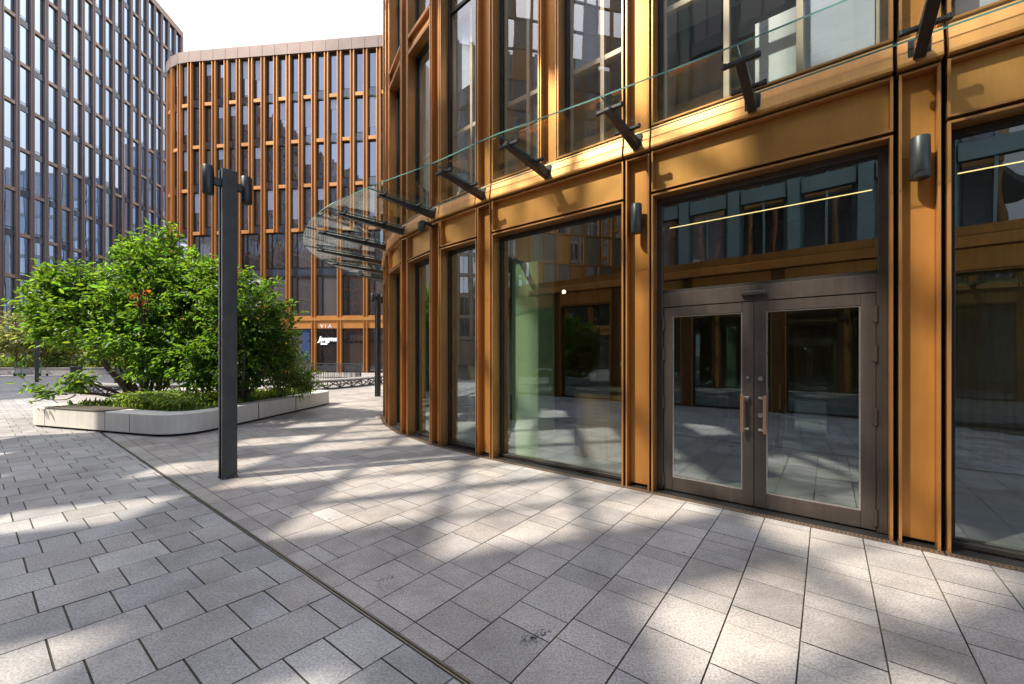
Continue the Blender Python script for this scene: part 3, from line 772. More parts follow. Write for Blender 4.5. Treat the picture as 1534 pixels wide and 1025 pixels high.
# ------------------------------------------------------------------ foliage
def leaves(rs, pts, dirs, size, fold=.25, tone_base=(1, 1, 1), tone_var=.28, wl=.45, droop=.35):
    n = len(pts); P = np.asarray(pts); D = np.asarray(dirs, float)
    D = D + rs.normal(0, .45, D.shape); D[:, 2] -= droop; D /= np.linalg.norm(D, axis=1)[:, None]
    up = np.tile([0, 0, 1.0], (n, 1)) + rs.normal(0, .45, (n, 3))
    S = np.cross(D, up); S /= np.linalg.norm(S, axis=1)[:, None] + 1e-9; U = np.cross(S, D)
    ln = size * rs.uniform(.65, 1.3, n)[:, None]; wd = ln * wl * rs.uniform(.8, 1.15, n)[:, None]
    b = P; l1 = P + D * ln * .3 - S * wd * .5 + U * wd * fold; l2 = P + D * ln * .68 - S * wd * .42 + U * wd * fold * .8
    tp = P + D * ln - U * ln * .12; r2 = P + D * ln * .68 + S * wd * .42 + U * wd * fold * .8; r1 = P + D * ln * .3 + S * wd * .5 + U * wd * fold
    V = np.stack([b, l1, l2, tp, r2, r1], 1).reshape(-1, 3)
    i = np.arange(n)[:, None] * 6
    Fc = np.concatenate([i + np.array([[0, 1, 2, 3]]), i + np.array([[0, 3, 4, 5]])], 1).reshape(-1, 4)
    k = np.clip(rs.normal(1, tone_var, n), .45, 1.9); yl = rs.normal(0, .12, n)
    tone = np.stack([k * (1 + yl) * tone_base[0], k * tone_base[1], k * (1 - yl) * tone_base[2], np.ones(n)], 1)
    return V, Fc, np.repeat(tone, 2, 0)
def np_mesh(name, V, Fc, tone, mat, parent=None, off=(0, 0, 0)):
    me = bpy.data.meshes.new(name); V = np.asarray(V, np.float32) - np.array(off, np.float32)
    k = Fc.shape[1]
    me.vertices.add(len(V)); me.vertices.foreach_set('co', V.ravel())
    me.loops.add(Fc.size); me.loops.foreach_set('vertex_index', Fc.astype(np.int32).ravel())
    me.polygons.add(len(Fc)); me.polygons.foreach_set('loop_start', np.arange(0, Fc.size, k, dtype=np.int32)); me.polygons.foreach_set('loop_total', np.full(len(Fc), k, np.int32))
    at = me.attributes.new('tone', 'FLOAT_COLOR', 'FACE'); at.data.foreach_set('color', tone.astype(np.float32).ravel())
    me.materials.append(mat); me.update(calc_edges=True); me.validate()
    ob = bpy.data.objects.new(name, me); COL.objects.link(ob)
    if parent is not None: ob.parent = parent
    return ob
def crown_points(rs, blobs, nclump, per, spread, power=.5):
    """leaf clumps spread through the blobs; blobs = (centre, radii)"""
    vol = np.array([b[1][0] * b[1][1] * b[1][2] for b in blobs]) ** .75; vol /= vol.sum()
    P, D = [], []
    for c in range(nclump):
        bi = rs.choice(len(blobs), p=vol); c0, r0 = np.array(blobs[bi][0]), np.array(blobs[bi][1])
        d = rs.normal(0, 1, 3); d /= np.linalg.norm(d)
        rad = rs.uniform(.12, 1) ** power * rs.uniform(.86, 1.1)
        cc = c0 + d * r0 * rad
        out = d * np.array([1, 1, .6]) + np.array([0, 0, .15])
        # a twig: leaves strung along an outward line, spread sideways
        n = max(4, int(per * rs.uniform(.5, 1.5))); u = rs.uniform(-1, 1, n)[:, None]
        pts = cc + out * u * spread * 1.2 + rs.normal(0, spread * .45, (n, 3))
        P.append(pts); D.append(np.tile(out, (n, 1)) + rs.normal(0, .5, (n, 3)))
    return np.concatenate(P), np.concatenate(D)
def limb(m, a, b, r0, r1, rs, sag=.1, n=6):
    a, b = Vector(a), Vector(b); pts = []
    off = Vector(rs.normal(0, sag, 3))
    for i in range(n + 1):
        u = i / n; pts.append(a.lerp(b, u) + off * math.sin(u * math.pi) + Vector(rs.normal(0, .012, 3)) * (0 < i < n))
    m.tube(pts, [r0 + (r1 - r0) * i / n for i in range(n + 1)], 7)
def plant(name, label, cat, base, blobs, nclump, per, size, spread, mat, seed, stems, group=None, r0=.05, crown='crown', tb=(1, 1, 1), wl=.45, trunkname='stem', one_trunk=None, extra=None, power=.5):
    rs = np.random.RandomState(seed); t_ = thing(name, label, cat, base, group)
    m = MB()
    if one_trunk:
        top = Vector(base) + Vector((0, 0, one_trunk)); limb(m, base, top, r0, r0 * .7, rs, .03)
        start = top
    for i in range(stems):
        bi = blobs[i % len(blobs)]; q = Vector(bi[0]) + Vector(rs.normal(0, .45, 3)) * Vector(bi[1]).length * .5
        s = start if one_trunk else Vector(base) + Vector((rs.normal(0, .1), rs.normal(0, .1), 0))
        limb(m, s, q, r0 * .6 if one_trunk else r0, .012, rs, .12)
        for k in range(3):
            e = q + Vector(rs.normal(0, .5, 3)) * Vector(bi[1]).length * .45; limb(m, Vector(s).lerp(q, rs.uniform(.5, .95)), e, .016, .005, rs, .05, 4)
    part(t_, 'trunk' if one_trunk else trunkname, m, M['bark'], 0, True)
    P, D = crown_points(rs, blobs, nclump, per, spread, power)
    if extra is not None: P = np.concatenate([P, extra[0]]); D = np.concatenate([D, extra[1]])
    V, Fc, tone = leaves(rs, P, D, size, tone_base=tb, wl=wl)
    np_mesh(crown, V, Fc, tone, mat, t_, base)
    return t_
SO = HPL - .05
plant('tall_shrub', 'tallest green shrub in the middle of the white planter', 'shrub', (-9.75, 10.9, SO),
      [((-9.35, 10.6, 3.1), (1.15, 1.1, 1.2)), ((-9.45, 10.6, 4.3), (.55, .65, .85)), ((-9.0, 10.5, 3.9), (.5, .6, .6)), ((-8.6, 10.4, 2.4), (1.1, 1.0, 1.2)), ((-9.9, 10.5, 3.3), (.7, .8, .9)), ((-8.3, 10.5, 3.6), (.75, .8, .6)), ((-9.7, 10.4, 2.0), (.9, .9, .7)), ((-8.7, 10.1, 1.45), (.95, .7, .5))],
      700, 27, .135, .17, M['leaf'], 11, 9, 'shrubs growing in the planter')
plant('broad_shrub', 'broad green shrub with drooping leaves at the left end of the planter', 'shrub', (-10.5, 11.2, SO),
      [((-11.85, 10.9, 2.7), (1.05, 1.0, .9)), ((-11.6, 10.8, 3.45), (.75, .8, .6)), ((-12.5, 10.9, 2.9), (.4, .5, .4)), ((-11.0, 10.6, 2.5), (.9, .9, .85)), ((-10.2, 9.3, 1.05), (.4, .3, .2)), ((-10.4, 9.0, .8), (.28, .25, .14))],
      430, 27, .14, .18, M['leaf'], 23, 8, 'shrubs growing in the planter', tb=(1.0, .95, .9))
plant('round_shrub', 'dense dark green shrub behind the nearest lamp post', 'shrub', (-6.95, 10.4, SO),
      [((-6.7, 10.1, 2.7), (1.0, .9, 1.05)), ((-6.9, 10.0, 1.6), (1.05, .9, .95)), ((-7.3, 10.1, 3.2), (.7, .8, .7)), ((-6.2, 10.3, 1.9), (.6, .7, .8)), ((-7.6, 9.9, 1.4), (.7, .6, .6))],
      430, 27, .13, .16, M['leaf'], 37, 7, 'shrubs growing in the planter', tb=(.85, .85, .9))
plant('feathery_shrub', 'small light green feathery shrub at the right end of the planter', 'shrub', (-6.45, 11.3, SO),
      [((-6.3, 11.3, 1.1), (.65, .6, .55)), ((-5.95, 11.4, .9), (.4, .5, .4)), ((-6.5, 11.2, 1.6), (.4, .4, .35))],
      170, 26, .10, .13, M['leaf_light'], 41, 6, 'shrubs growing in the planter', r0=.02, wl=.3)
rs = np.random.RandomState(5)
t_ = plant('orange_leaved_shrub', 'small spray of orange leaves inside the tall green shrub', 'shrub', (-9.0, 10.1, SO),
      [((-8.75, 9.5, 3.05), (.16, .1, .3))], 5, 7, .10, .06, M['leaf_orange'], 51, 2, None, r0=.015)
def fern(base, rad, n, label, seed, mat, ht=.5):
    rs = np.random.RandomState(seed); P, D = [], []
    t_ = thing('fern', label, 'fern', base, 'ferns in the planter'); st = MB()
    for k in range(n):
        a = 2 * math.pi * k / n + rs.normal(0, .2); rr = rad * rs.uniform(.7, 1.1); pts = []
        for i in range(9):
            u = i / 8; q = Vector(base) + Vector((math.cos(a) * rr * u, math.sin(a) * rr * u, ht * math.sin(u * 2.2) * rs.uniform(.95, 1.05))); pts.append(q)
        st.tube(pts, [.008 - .0007 * i for i in range(9)], 5)
        for i in range(1, 9):
            for j in range(2):
                for sg in (-1, 1):
                    d = Vector((-math.sin(a), math.cos(a), 0)) * sg + Vector((math.cos(a), math.sin(a), 0)) * .5
                    P.append(tuple(pts[i].lerp(pts[i - 1], j * .5))); D.append(tuple(d))
    part(t_, 'stem', st, M['leaf'])
    V, Fc, tone = leaves(rs, P, D, rad * .26, wl=.26, droop=.1, tone_var=.2); np_mesh('frond', V, Fc, tone, mat, t_, base)
fern((-8.0, 9.0, SO), .55, 14, 'largest bright fern just inside the planter wall, left of the lamp post', 61, M['leaf_light'], .38)
fern((-8.75, 9.5, SO), .5, 12, 'fern under the stems of the tallest shrub', 62, M['leaf_light'], .3)
fern((-7.2, 8.75, SO), .45, 12, 'fern at the front corner of the planter behind the lamp post', 63, M['leaf_light'], .28)
rs = np.random.RandomState(77)
P, D = [], []
ri = np.array(rim_i)
while len(P) < 5200:
    q = np.array([rs.uniform(-11.2, -5.6), rs.uniform(8.2, 13.7)])
    ins_ = False; j = len(ri) - 1
    for i in range(len(ri)):
        if (ri[i, 1] > q[1]) != (ri[j, 1] > q[1]) and q[0] < (ri[j, 0] - ri[i, 0]) * (q[1] - ri[i, 1]) / (ri[j, 1] - ri[i, 1]) + ri[i, 0]: ins_ = not ins_
        j = i
    dens = .5 + .5 * math.sin(q[0] * 3.1 + 1) * math.cos(q[1] * 2.7)
    if not ins_ or rs.uniform() > .25 + dens or (q[0] < -8.7 and rs.uniform() < .6): continue
    P.append((q[0], q[1], SO - .01)); a = rs.uniform(0, 6.28); D.append((math.cos(a) * .55, math.sin(a) * .55, 1.5))
V, Fc, tone = leaves(rs, P, D, .17, wl=.16, droop=.0, tone_var=.35)
tag(np_mesh('ground_cover', V, Fc, tone, M['grass']), 'short yellow-green grasses covering the soil of the white planter', 'ground cover', kind='stuff')

# ------------------------------------------------------------------ curved bench, railing, bin behind the planter
bc = Vector((-14.7, 23.0)); br_ = 6.9
be = thing('curved_bench', 'long curved bench on black zigzag struts behind the planter', 'bench', (bc.x, bc.y - br_, 0))
def arc(r, a, z): return (bc.x + r * math.cos(a), bc.y + r * math.sin(a), z)
A0, A1, NA = R(222), R(368), 72
m = MB()
for i in range(NA):
    a, b = A0 + (A1 - A0) * i / NA, A0 + (A1 - A0) * (i + 1) / NA
    m.hexa([arc(br_ - .32, a, .40), arc(br_ + .32, a, .40), arc(br_ + .32, b, .40), arc(br_ - .32, b, .40), arc(br_ - .32, a, .46), arc(br_ + .32, a, .46), arc(br_ + .32, b, .46), arc(br_ - .32, b, .46)])
part(be, 'seat', m, M['bench_grey'])
m = MB(); nz = 46
for rr, zz in ((br_ + .30, .37), (br_ + .12, .03), (br_ - .3, .37)):
    m.tube([arc(rr, A0 + (A1 - A0) * i / NA, zz) for i in range(NA + 1)], .03, 6)
for i in range(nz):
    a = A0 + (A1 - A0) * i / nz; b = A0 + (A1 - A0) * (i + 1) / nz
    if i % 2: m.tube([arc(br_ + .12, a, .03), arc(br_ + .30, b, .37)], .026, 6); m.tube([arc(br_ + .12, a, .03), arc(br_ - .3, b, .37)], .022, 6)
    else: m.tube([arc(br_ + .30, a, .37), arc(br_ + .12, b, .03)], .026, 6); m.tube([arc(br_ - .3, a, .37), arc(br_ + .12, b, .03)], .022, 6)
part(be, 'truss_frame', m, M['black_metal'])
rl = thing('round_railing', 'circular black bar railing inside the curved bench', 'railing', (bc.x, bc.y, 0))
m = MB(); rr = 5.7; nr = 260
for zz in (.08, 1.05): m.tube([arc(rr, 2 * math.pi * i / 96, zz) for i in range(97)], .025, 6, cap=False)
part(rl, 'rail', m, M['black_metal'])
m = MB()
for i in range(nr):
    a = 2 * math.pi * i / nr; m.tube([arc(rr, a, .0), arc(rr, a, 1.05)], .011, 5)
part(rl, 'bars', m, M['black_metal'])
q = gp(114, 568.0); bn = thing('litter_bin', 'dark cylindrical litter bin left of the curved bench', 'litter bin', (q[0] , q[1], 0))
m = MB(); m.lathe([(.26, .0), (.28, .03), (.29, .70), (.27, .72)], (q[0], q[1], 0), 20); part(bn, 'body', m, M['binmetal'], 0)
m = MB(); m.lathe([(.30, .72), (.31, .75), (.31, .84), (.27, .88)], (q[0], q[1], 0), 20); part(bn, 'lid', m, M['black_metal'], 0)

# ------------------------------------------------------------------ scooters, low wall, pale trees at the far left
def scooter(mat):
    t_ = thing('kick_scooter', 'x', 'scooter', (0, 0, 0), 'kick scooters parked by the low wall')
    m = MB(); m.hexa([(-.36, -.08, .12), (.42, -.08, .12), (.42, .08, .12), (-.36, .08, .12), (-.36, -.08, .17), (.42, -.08, .17), (.42, .08, .17), (-.36, .08, .17)]); part(t_, 'deck', m, M['black_metal'], .01)
    m = MB(); m.tube([(.42, 0, .15), (.5, 0, .22), (.56, 0, .12)], .035, 8); m.tube([(.5, 0, .2), (.42, 0, 1.12)], .028, 8); part(t_, 'stem', m, mat)
    m = MB(); m.tube([(.42, -.26, 1.12), (.42, .26, 1.12)], .02, 8); part(t_, 'handlebar', m, M['black_metal'])
    for x in (-.45, .56):
        m = MB(); m.tube([(x, -.025, .115), (x, .025, .115)], .115, 16); part(t_, 'wheel', m, M['rubber'])
    m = MB(); m.hexa([(-.58, -.05, .2), (-.33, -.05, .24), (-.33, .05, .24), (-.58, .05, .2), (-.58, -.05, .215), (-.33, -.05, .255), (-.33, .05, .255), (-.58, .05, .215)]); part(t_, 'mudguard', m, mat)
    return t_
sc = scooter(M['green_scooter'])
for i, (px, lab, rz) in enumerate(((11, 'green kick scooter at the left edge, first of the row by the low wall', 200), (30, 'green kick scooter second from the left in the row by the low wall', 170), (46, 'kick scooter just left of the distant lamp post', 215), (66, 'kick scooter just right of the distant lamp post', 160))):
    o = sc if i == 0 else copy_tree(sc); p_ = gp(px, 563.6); o.location = (p_[0], p_[1], 0); o.rotation_euler.z = R(rz); o['label'] = lab
lw = thing('low_wall', 'low grey stone planter wall behind the scooters at the far left', 'wall', (-37, 34.6, 0))
m = MB(); m.box(-52, -24.0, 34.2, 34.7, 0, .52); part(lw, 'stone_wall', m, M['wallstone'], .02)
m = MB(); m.box(-52, -23.9, 34.15, 34.75, .522, .57); part(lw, 'coping', m, M['wallstone'], .01)
rs = np.random.RandomState(9)
P = np.stack([rs.uniform(-50, -24, 5000), rs.uniform(34.9, 37, 5000), rs.uniform(.3, 1.5, 5000) ** 1.0], 1)
V, Fc, tone = leaves(rs, P, np.tile([0, 0, .8], (5000, 1)), .3, wl=.35)
tag(np_mesh('hedge_foliage', V, Fc, tone, M['grass']), 'pale sunlit ground planting behind the low wall at the far left', 'ground cover', kind='stuff')
for i, (x, y, h, lab) in enumerate(((-42.6, 34.6, 5.6, 'pale yellow-green young tree at the left edge behind the low wall'), (-40.6, 36.0, 4.6, 'pale yellow-green young tree second from the left behind the low wall'), (-36.8, 36.4, 3.4, 'small pale young tree behind the scooters and lamp post'), (-31.5, 36.6, 3.2, 'small pale young tree partly hidden by the broad shrub'))):
    plant('young_tree', lab, 'tree', (x, y, .3), [((x, y, h * .62), (1.7, 1.5, h * .3)), ((x - .7, y, h * .5), (1.2, 1.2, h * .22)), ((x + .8, y, h * .55), (1.2, 1.2, h * .22))], 170, 14, .3, .32, M['leaf_pale'], 90 + i, 5, 'pale young trees at the far left', r0=.07, one_trunk=h * .3)

# ------------------------------------------------------------------ curved mid-rise building at the end of the square
mid = thing('curved_midrise', 'brown-bronze office block with rounded corner and shops at the end of the square', 'building', (-22, 39, 0))
path = []
pR, pLf = Vector((5.473, 35.90)), Vector((-32.8, 39.8)); dirL = (pLf - pR).normalized()
SP = 1.292; tot = (pLf - pR).length
u = tot % SP
d = 0.0
pts = [pR + dirL * min(tot, (i * SP)) for i in range(int(tot / SP) + 1)]
last = pts[-1]; nin = Vector((-dirL.y, dirL.x)) * -1
if nin.y < 0: nin = -nin
Rc = 6.3; cc = last + nin * Rc; a0 = math.atan2(last.y - cc.y, last.x - cc.x)
da = SP / Rc
NB = int(math.pi / da)
for i in range(1, NB): a = a0 - da * i; pts.append(cc + Vector((math.cos(a), math.sin(a))) * Rc)
dd = (pts[-1] - pts[-2]).normalized()
pts = pts[::-1]                                                      # left to right
LV = [5.1, 9.3, 13.5, 17.75, 22.0, 26.2, 30.5]; HT = 31.6
rm = random.Random(12)
cells, fins = [], []
core = MB(); foot2 = [tuple(p) for p in pts]
ncol = len(pts) - 1; PAR = (ncol - 17) % 2
inn = []
for i, p in enumerate(pts):
    a = pts[max(0, i - 1)]; b = pts[min(ncol, i + 1)]; tt = (b - a).normalized(); inn.append(Vector((p.x - tt.y * .45, p.y + tt.x * .45)))
back_ = [(7, 52)]
core.prism([tuple(q) for q in inn] + back_, 0, HT - .3); part(mid, 'wall', core, M['gap'])
cap_ = MB()
outp2 = []
for i, p in enumerate(pts):
    a = pts[max(0, i - 1)]; b = pts[min(ncol, i + 1)]; tt = (b - a).normalized(); outp2.append((Vector((p.x + tt.y * .08, p.y - tt.x * .08))))
for i in range(ncol):
    o1, o2, i1, i2 = outp2[i], outp2[i + 1], inn[i], inn[i + 1]
    g_ = .012 * (o2 - o1)
    cap_.hexa([(*(o1 + g_), 30.52), (*(o2 - g_), 30.52), (*i2, 30.52), (*i1, 30.52), (*(o1 + g_), HT - .1), (*(o2 - g_), HT - .1), (*i2, HT - .1), (*i1, HT - .1)])
    cap_.hexa([(*o1, HT - .098), (*o2, HT - .098), (*i2, HT - .098), (*i1, HT - .098), (*o1, HT), (*o2, HT), (*i2, HT), (*i1, HT)])
part(mid, 'parapet', cap_, M['bronze_cap'])
band = MB()
for i in range(ncol):
    fr = Frame(pts[i], pts[i + 1]); band.fbox(fr, 0, fr.len, -.04, .44, 4.95, 5.25); band.fbox(fr, 0, fr.len, .06, .44, 4.2, 4.94)
part(mid, 'fascia_band', band, M['bronze_mid'])
def vis_from_cam(p):                                                 # columns the picture can show
    u = p.x / max(p.y, .1); return u < -.30
win_cells = []
for i in range(ncol):
    fr = Frame(pts[i], pts[i + 1]); mid_p = (pts[i] + pts[i + 1]) / 2
    wide = True
    for lv in range(-1, 6):
        if lv == -1: z0, z1 = .05, 4.2
        else: z0, z1 = LV[lv], LV[lv + 1]
        win_cells.append((i, lv, fr, z0, z1, mid_p))
rest = MB(); nw = 0
order = sorted(win_cells, key=lambda c: (not vis_from_cam(c[5]), -(1 if c[5].y < 46 else 0), c[1] < 0, -c[1]))
done_wide = set()
for (i, lv, fr, z0, z1, mp) in order:
    double = lv in (0, 1, -1)
    if double and i % 2 != PAR: continue
    m = MB(); tone = tuple([rm.choice((.5, .8, 1.0, 1.6, 2.4))] * 3)
    s1 = fr.len
    if double and i + 1 < ncol: frd = Frame(pts[i], pts[i + 2] if i + 2 <= ncol else pts[i + 1])
    else: frd = fr
    Wd = frd.len; a, b = .25, Wd - .25
    lit = (i + lv) % 2 == 0
    if lv >= 0:
        top_ = z1 - .03
        if lit:                                                      # light bronze sill closes this window, a dark glass spandrel the next
            m.fbox(frd, a, b, .02, .4, z0 - .02, z0 + .30, 1)
            zb = z0 + .30
        else:
            m.fbox(frd, a, b, .26, .4, z0 - .02, z0 + .75, 2); m.fbox(frd, a, b, .2, .25, z0 + .78, z0 + .81, 3)
            m.fbox(frd, a, b, .2, .25, z0 - .02, z0 + .02, 3)
            zb = z0 + .75
        m.fbox(frd, a, a + .06, .2, .4, zb, top_, 3); m.fbox(frd, b - .06, b, .2, .4, zb, top_, 3); m.fbox(frd, a + .06, b - .06, .2, .4, top_ - .07, top_, 3)
        m.fquad(frd, a + .06, b - .06, .3, zb, top_ - .07, 0, tone)
        if rm.random() < .34: m.fbox(frd, a + .062, b - .062 if not double or rm.random() < .5 else (a + b) / 2, .285, .298, zb + (top_ - zb) * rm.choice((.25, .5, .7)), top_ - .072, 4, (1, 1, 1))
        if double: m.fbox(frd, a + .5, a + .55, .24, .4, zb, top_ - .08, 3)
    else:
        m.fbox(frd, a, a + .07, .2, .4, z0, z1, 3); m.fbox(frd, b - .07, b, .2, .4, z0, z1, 3); m.fbox(frd, a + .07, b - .07, .2, .4, z0, z0 + .12, 3)
        m.fbox(frd, a + .07, b - .07, .2, .4, 3.0, 3.06, 3)
        m.fquad(frd, a + .07, b - .07, .3, z0 + .12, z1, 0, tone)
    mats_ = [M['pane_mid'], M['bronze_mid'], M['spandrel'], M['dark_frame'], M['blind']]
    if nw < 100 and vis_from_cam(mp): part(mid, 'window', m, mats_); nw += 1
    else:
        b0 = len(rest.v); rest.v += m.v; rest.f += [tuple(b0 + k for k in f) for f in m.f]; rest.m += m.m; rest.t += m.t
ro = part(mid, 'windows', rest, [M['pane_mid'], M['bronze_mid'], M['spandrel'], M['dark_frame'], M['blind']]); ro['kind'] = 'stuff'
for i in range(ncol + 1):
    p = pts[i]; a = pts[max(0, i - 1)]; b = pts[min(ncol, i + 1)]; fr = Frame(p - (b - a).normalized() * .25, p + (b - a).normalized() * .25)
    m = MB(); zlo = 13.5 if i % 2 != PAR else 0
    for z0, z1 in ((zlo, 4.94), (5.26, 30.51)) if zlo == 0 else ((zlo, 30.51),):
        m.fbox(fr, .05, .12, -.04, .38, z0, z1); m.fbox(fr, .38, .45, -.04, .38, z0, z1); m.fbox(fr, .121, .379, .14, .38, z0, z1)
    part(mid, 'fin', m, M['bronze_mid'])
# shop signs on it
def text_mesh(name, body, size, depth, shear=0.0):
    cu = bpy.data.curves.new(name, 'FONT'); cu.body = body; cu.size = size; cu.extrude = depth; cu.shear = shear; cu.align_x = 'CENTER'
    tmp = bpy.data.objects.new('tmp_' + name, cu); COL.objects.link(tmp)
    dg = bpy.context.evaluated_depsgraph_get(); dg.update()
    me = bpy.data.meshes.new_from_object(tmp.evaluated_get(dg)); COL.objects.unlink(tmp); bpy.data.objects.remove(tmp)
    return me
def sign(name, body, size, px, py, label, mat, shear=0.0, dist=.3, space=None):
    yy = 38.35 - .35; x = (px - CX) / F * yy; z = CH + (HY - py) / F * yy
    me = text_mesh(name, body, size, .03, shear); me.materials.clear(); me.materials.append(mat)
    o = bpy.data.objects.new(name, me); COL.objects.link(o); ang = math.atan2(-dirL.y, -dirL.x)
    fr_y = pR.y + (x - pR.x) * (dirL.y / dirL.x)
    o.location = (x, fr_y - dist, z); o.rotation_euler = (R(90), 0, ang); tag(o, label, 'sign'); return o
sign('shop_sign', 'V I A', .55, 487, 491.5, 'small white VIA letters on the fascia of the far bronze block', M['white'], dist=.09)
sign('script_sign', 'Jangnux', .68, 489, 511, 'white handwritten-style script sign on the dark shop window under VIA', M['sign_white'], .35, dist=-.22)
sign('script_sign', 'Luna', .34, 481, 516, 'tiny white second line of script below the larger script sign', M['sign_white'], .3, dist=-.22)
def flatbox(name, px, py0, py1, wm, mat, lab, cat, dist):
    yy = 38.3; x = (px - CX) / F * yy; fy = pR.y + (x - pR.x) * (dirL.y / dirL.x)
    z0, z1 = max(.05, CH + (HY - py1) / F * yy), CH + (HY - py0) / F * yy
    m = MB(); m.box(x - wm / 2, x + wm / 2, fy - dist - .06, fy - dist, z0, z1); o = m.build(name, mat); tag(o, lab, cat)
flatbox('poster', 455.5, 494, 540, .72, M['poster'], 'tall dark blue poster panel left of the script sign', 'poster', -.25)

# ------------------------------------------------------------------ tall tower on the left
tw_ = thing('brown_tower', 'tall office tower with brown vertical fins and blue reflecting windows at left', 'building', (-50.5, 50, 0))
pF = Vector((-53.4, 65.0)); dN = Vector((.143, -.99)).normalized()
TC, ST, NF = 1.45, 4.36, 12; HTW = 54.0
ncol_t = 19
nearP = pF + dN * (TC * ncol_t)
ft = Frame(nearP, pF)                                                # left (near) to right (far)
m = MB(); P = ft.p; W = ft.len
m.prism([P(0, .5, 0)[:2], P(W, .5, 0)[:2], P(W, 22, 0)[:2], P(0, 22, 0)[:2]], 0, HTW - .4); part(tw_, 'wall', m, M['gap'])
m = MB(); m.fbox(ft, -.3, W + .3, -.12, .6, HTW - .9, HTW); m.fbox(ft, W, W + .35, -.12, 22, 0, HTW - .91); m.fbox(ft, -.35, 0, -.12, 22, 0, HTW - .91)
part(tw_, 'parapet', m, M['taupe_sill'])
rt = random.Random(4)
cells = []
for c in range(ncol_t):
    s0 = c * TC
    for k in range(NF): cells.append((c, k, s0))
cells.sort(key=lambda q: -(q[0] > 3) * 10000 + (-q[1] * 1 + (q[0]) * .55))
rest = MB(); nw = 0; mats_ = [M['pane_tall'], M['taupe_sill'], M['spandrel'], M['dark_frame']]
for c, k, s0 in cells:
    z0 = HTW - .9 - (k + 1) * ST; z1 = z0 + ST
    m = MB(); a, b = s0 + .2, s0 + TC - .2; light = (c + k) % 2 == 0
    tone = tuple([rt.choice((.6, 1, 1.5, 2.5))] * 3)
    if light: m.fbox(ft, a, b, -.02, .42, z0 - .12, z0 + .22, 1); zb = z0 + .22
    else: m.fbox(ft, a, b, .1, .42, z0 - .3, z0 + .35, 2); m.fbox(ft, a, b, .05, .09, z0 + .55, z0 + .58, 3); zb = z0 + .35
    zt = z1 - (.31 if light else .13)
    m.fbox(ft, a, a + .035, .14, .42, zb, zt, 3); m.fbox(ft, b - .035, b, .14, .42, zb, zt, 3)
    m.fquad(ft, a + .035, b - .035, .19, zb, zt, 0, tone)
    if nw < 100: part(tw_, 'window', m, mats_); nw += 1
    else:
        b0 = len(rest.v); rest.v += m.v; rest.f += [tuple(b0 + q for q in f) for f in m.f]; rest.m += m.m; rest.t += m.t
ro = part(tw_, 'windows', rest, mats_); ro['kind'] = 'stuff'
for c in range(ncol_t + 1):
    s = c * TC; m = MB()
    m.fbox(ft, s - .19, s - .035, -.06, .42, .0, HTW - .91); m.fbox(ft, s + .035, s + .19, -.06, .42, 0, HTW - .91); m.fbox(ft, s - .034, s + .034, .1, .42, 0, HTW - .91, 1)
    part(tw_, 'fin', m, [M['brown_tall'], M['gap']])

# ------------------------------------------------------------------ behind the camera: low bronze wing across the passage, block beyond, added shade screen
def opp(t, n=-3.5): return tn(t, n)
wing = thing('bronze_wing', 'low bronze wing across the passage, seen mirrored in the ground-floor windows', 'building', (*opp(-6), 0))
seq = []; t = 6.0
ch2 = []
while t > -9.4:
    ch2.append(('bay', opp(t), opp(t - 2.1), {})); ch2.append(('pier', opp(t - 2.13), opp(t - 2.38), {})); t -= 2.41
def build_wing(B, ch):
    led, back = MB(), MB()
    for kind, A, Bp, _ in ch:
        fr = Frame(A, Bp); W = fr.len
        ledge_seg(led, fr, -.012, W + .012); back.fbox(fr, -.02, W + .02, .3, .42, 3.4, 4.45)
        back.fbox(fr, -.02, W + .02, .0, .3, 4.3, 4.5, 1)
        if kind == 'pier':
            m = MB(); m.fbox(fr, 0, .02, 0, .15, 0, 4.0); m.fbox(fr, W - .02, W, 0, .15, 0, 4.0); m.fbox(fr, .021, W - .021, .1, .3, 0, 4.0, 1); part(B, 'pier', m, [M['bronze_dark'], M['bronze_dark']])
        else:
            m = MB(); m.fbox(fr, 0, W, .04, .1, 3.53, 4.0); part(B, 'lintel_panel', m, M['bronze_panel'])
            window_unit(B, fr, 0, W, 0, 3.5)
    part(B, 'ledge', led, M['bronze_panel']); part(B, 'backing_wall', back, [M['gap'], M['bronze_panel']])
build_wing(wing, ch2)
e0, e1 = ch2[0][1], ch2[-1][2]
m = MB(); f2 = Frame(e0, e1); Wd = f2.len
m.prism([f2.p(0, .45, 0)[:2], f2.p(Wd, .45, 0)[:2], f2.p(Wd, 3.6, 0)[:2], f2.p(0, 3.6, 0)[:2]], 4.1, 4.5); part(wing, 'roof', m, M['int_dark'])
m = MB(); m.fbox(f2, 0, Wd, 3.4, 3.6, 0, 4.09); m.fbox(f2, Wd, Wd + .2, .0, 3.6, 0, 4.5); part(wing, 'wall', m, M['wood'])
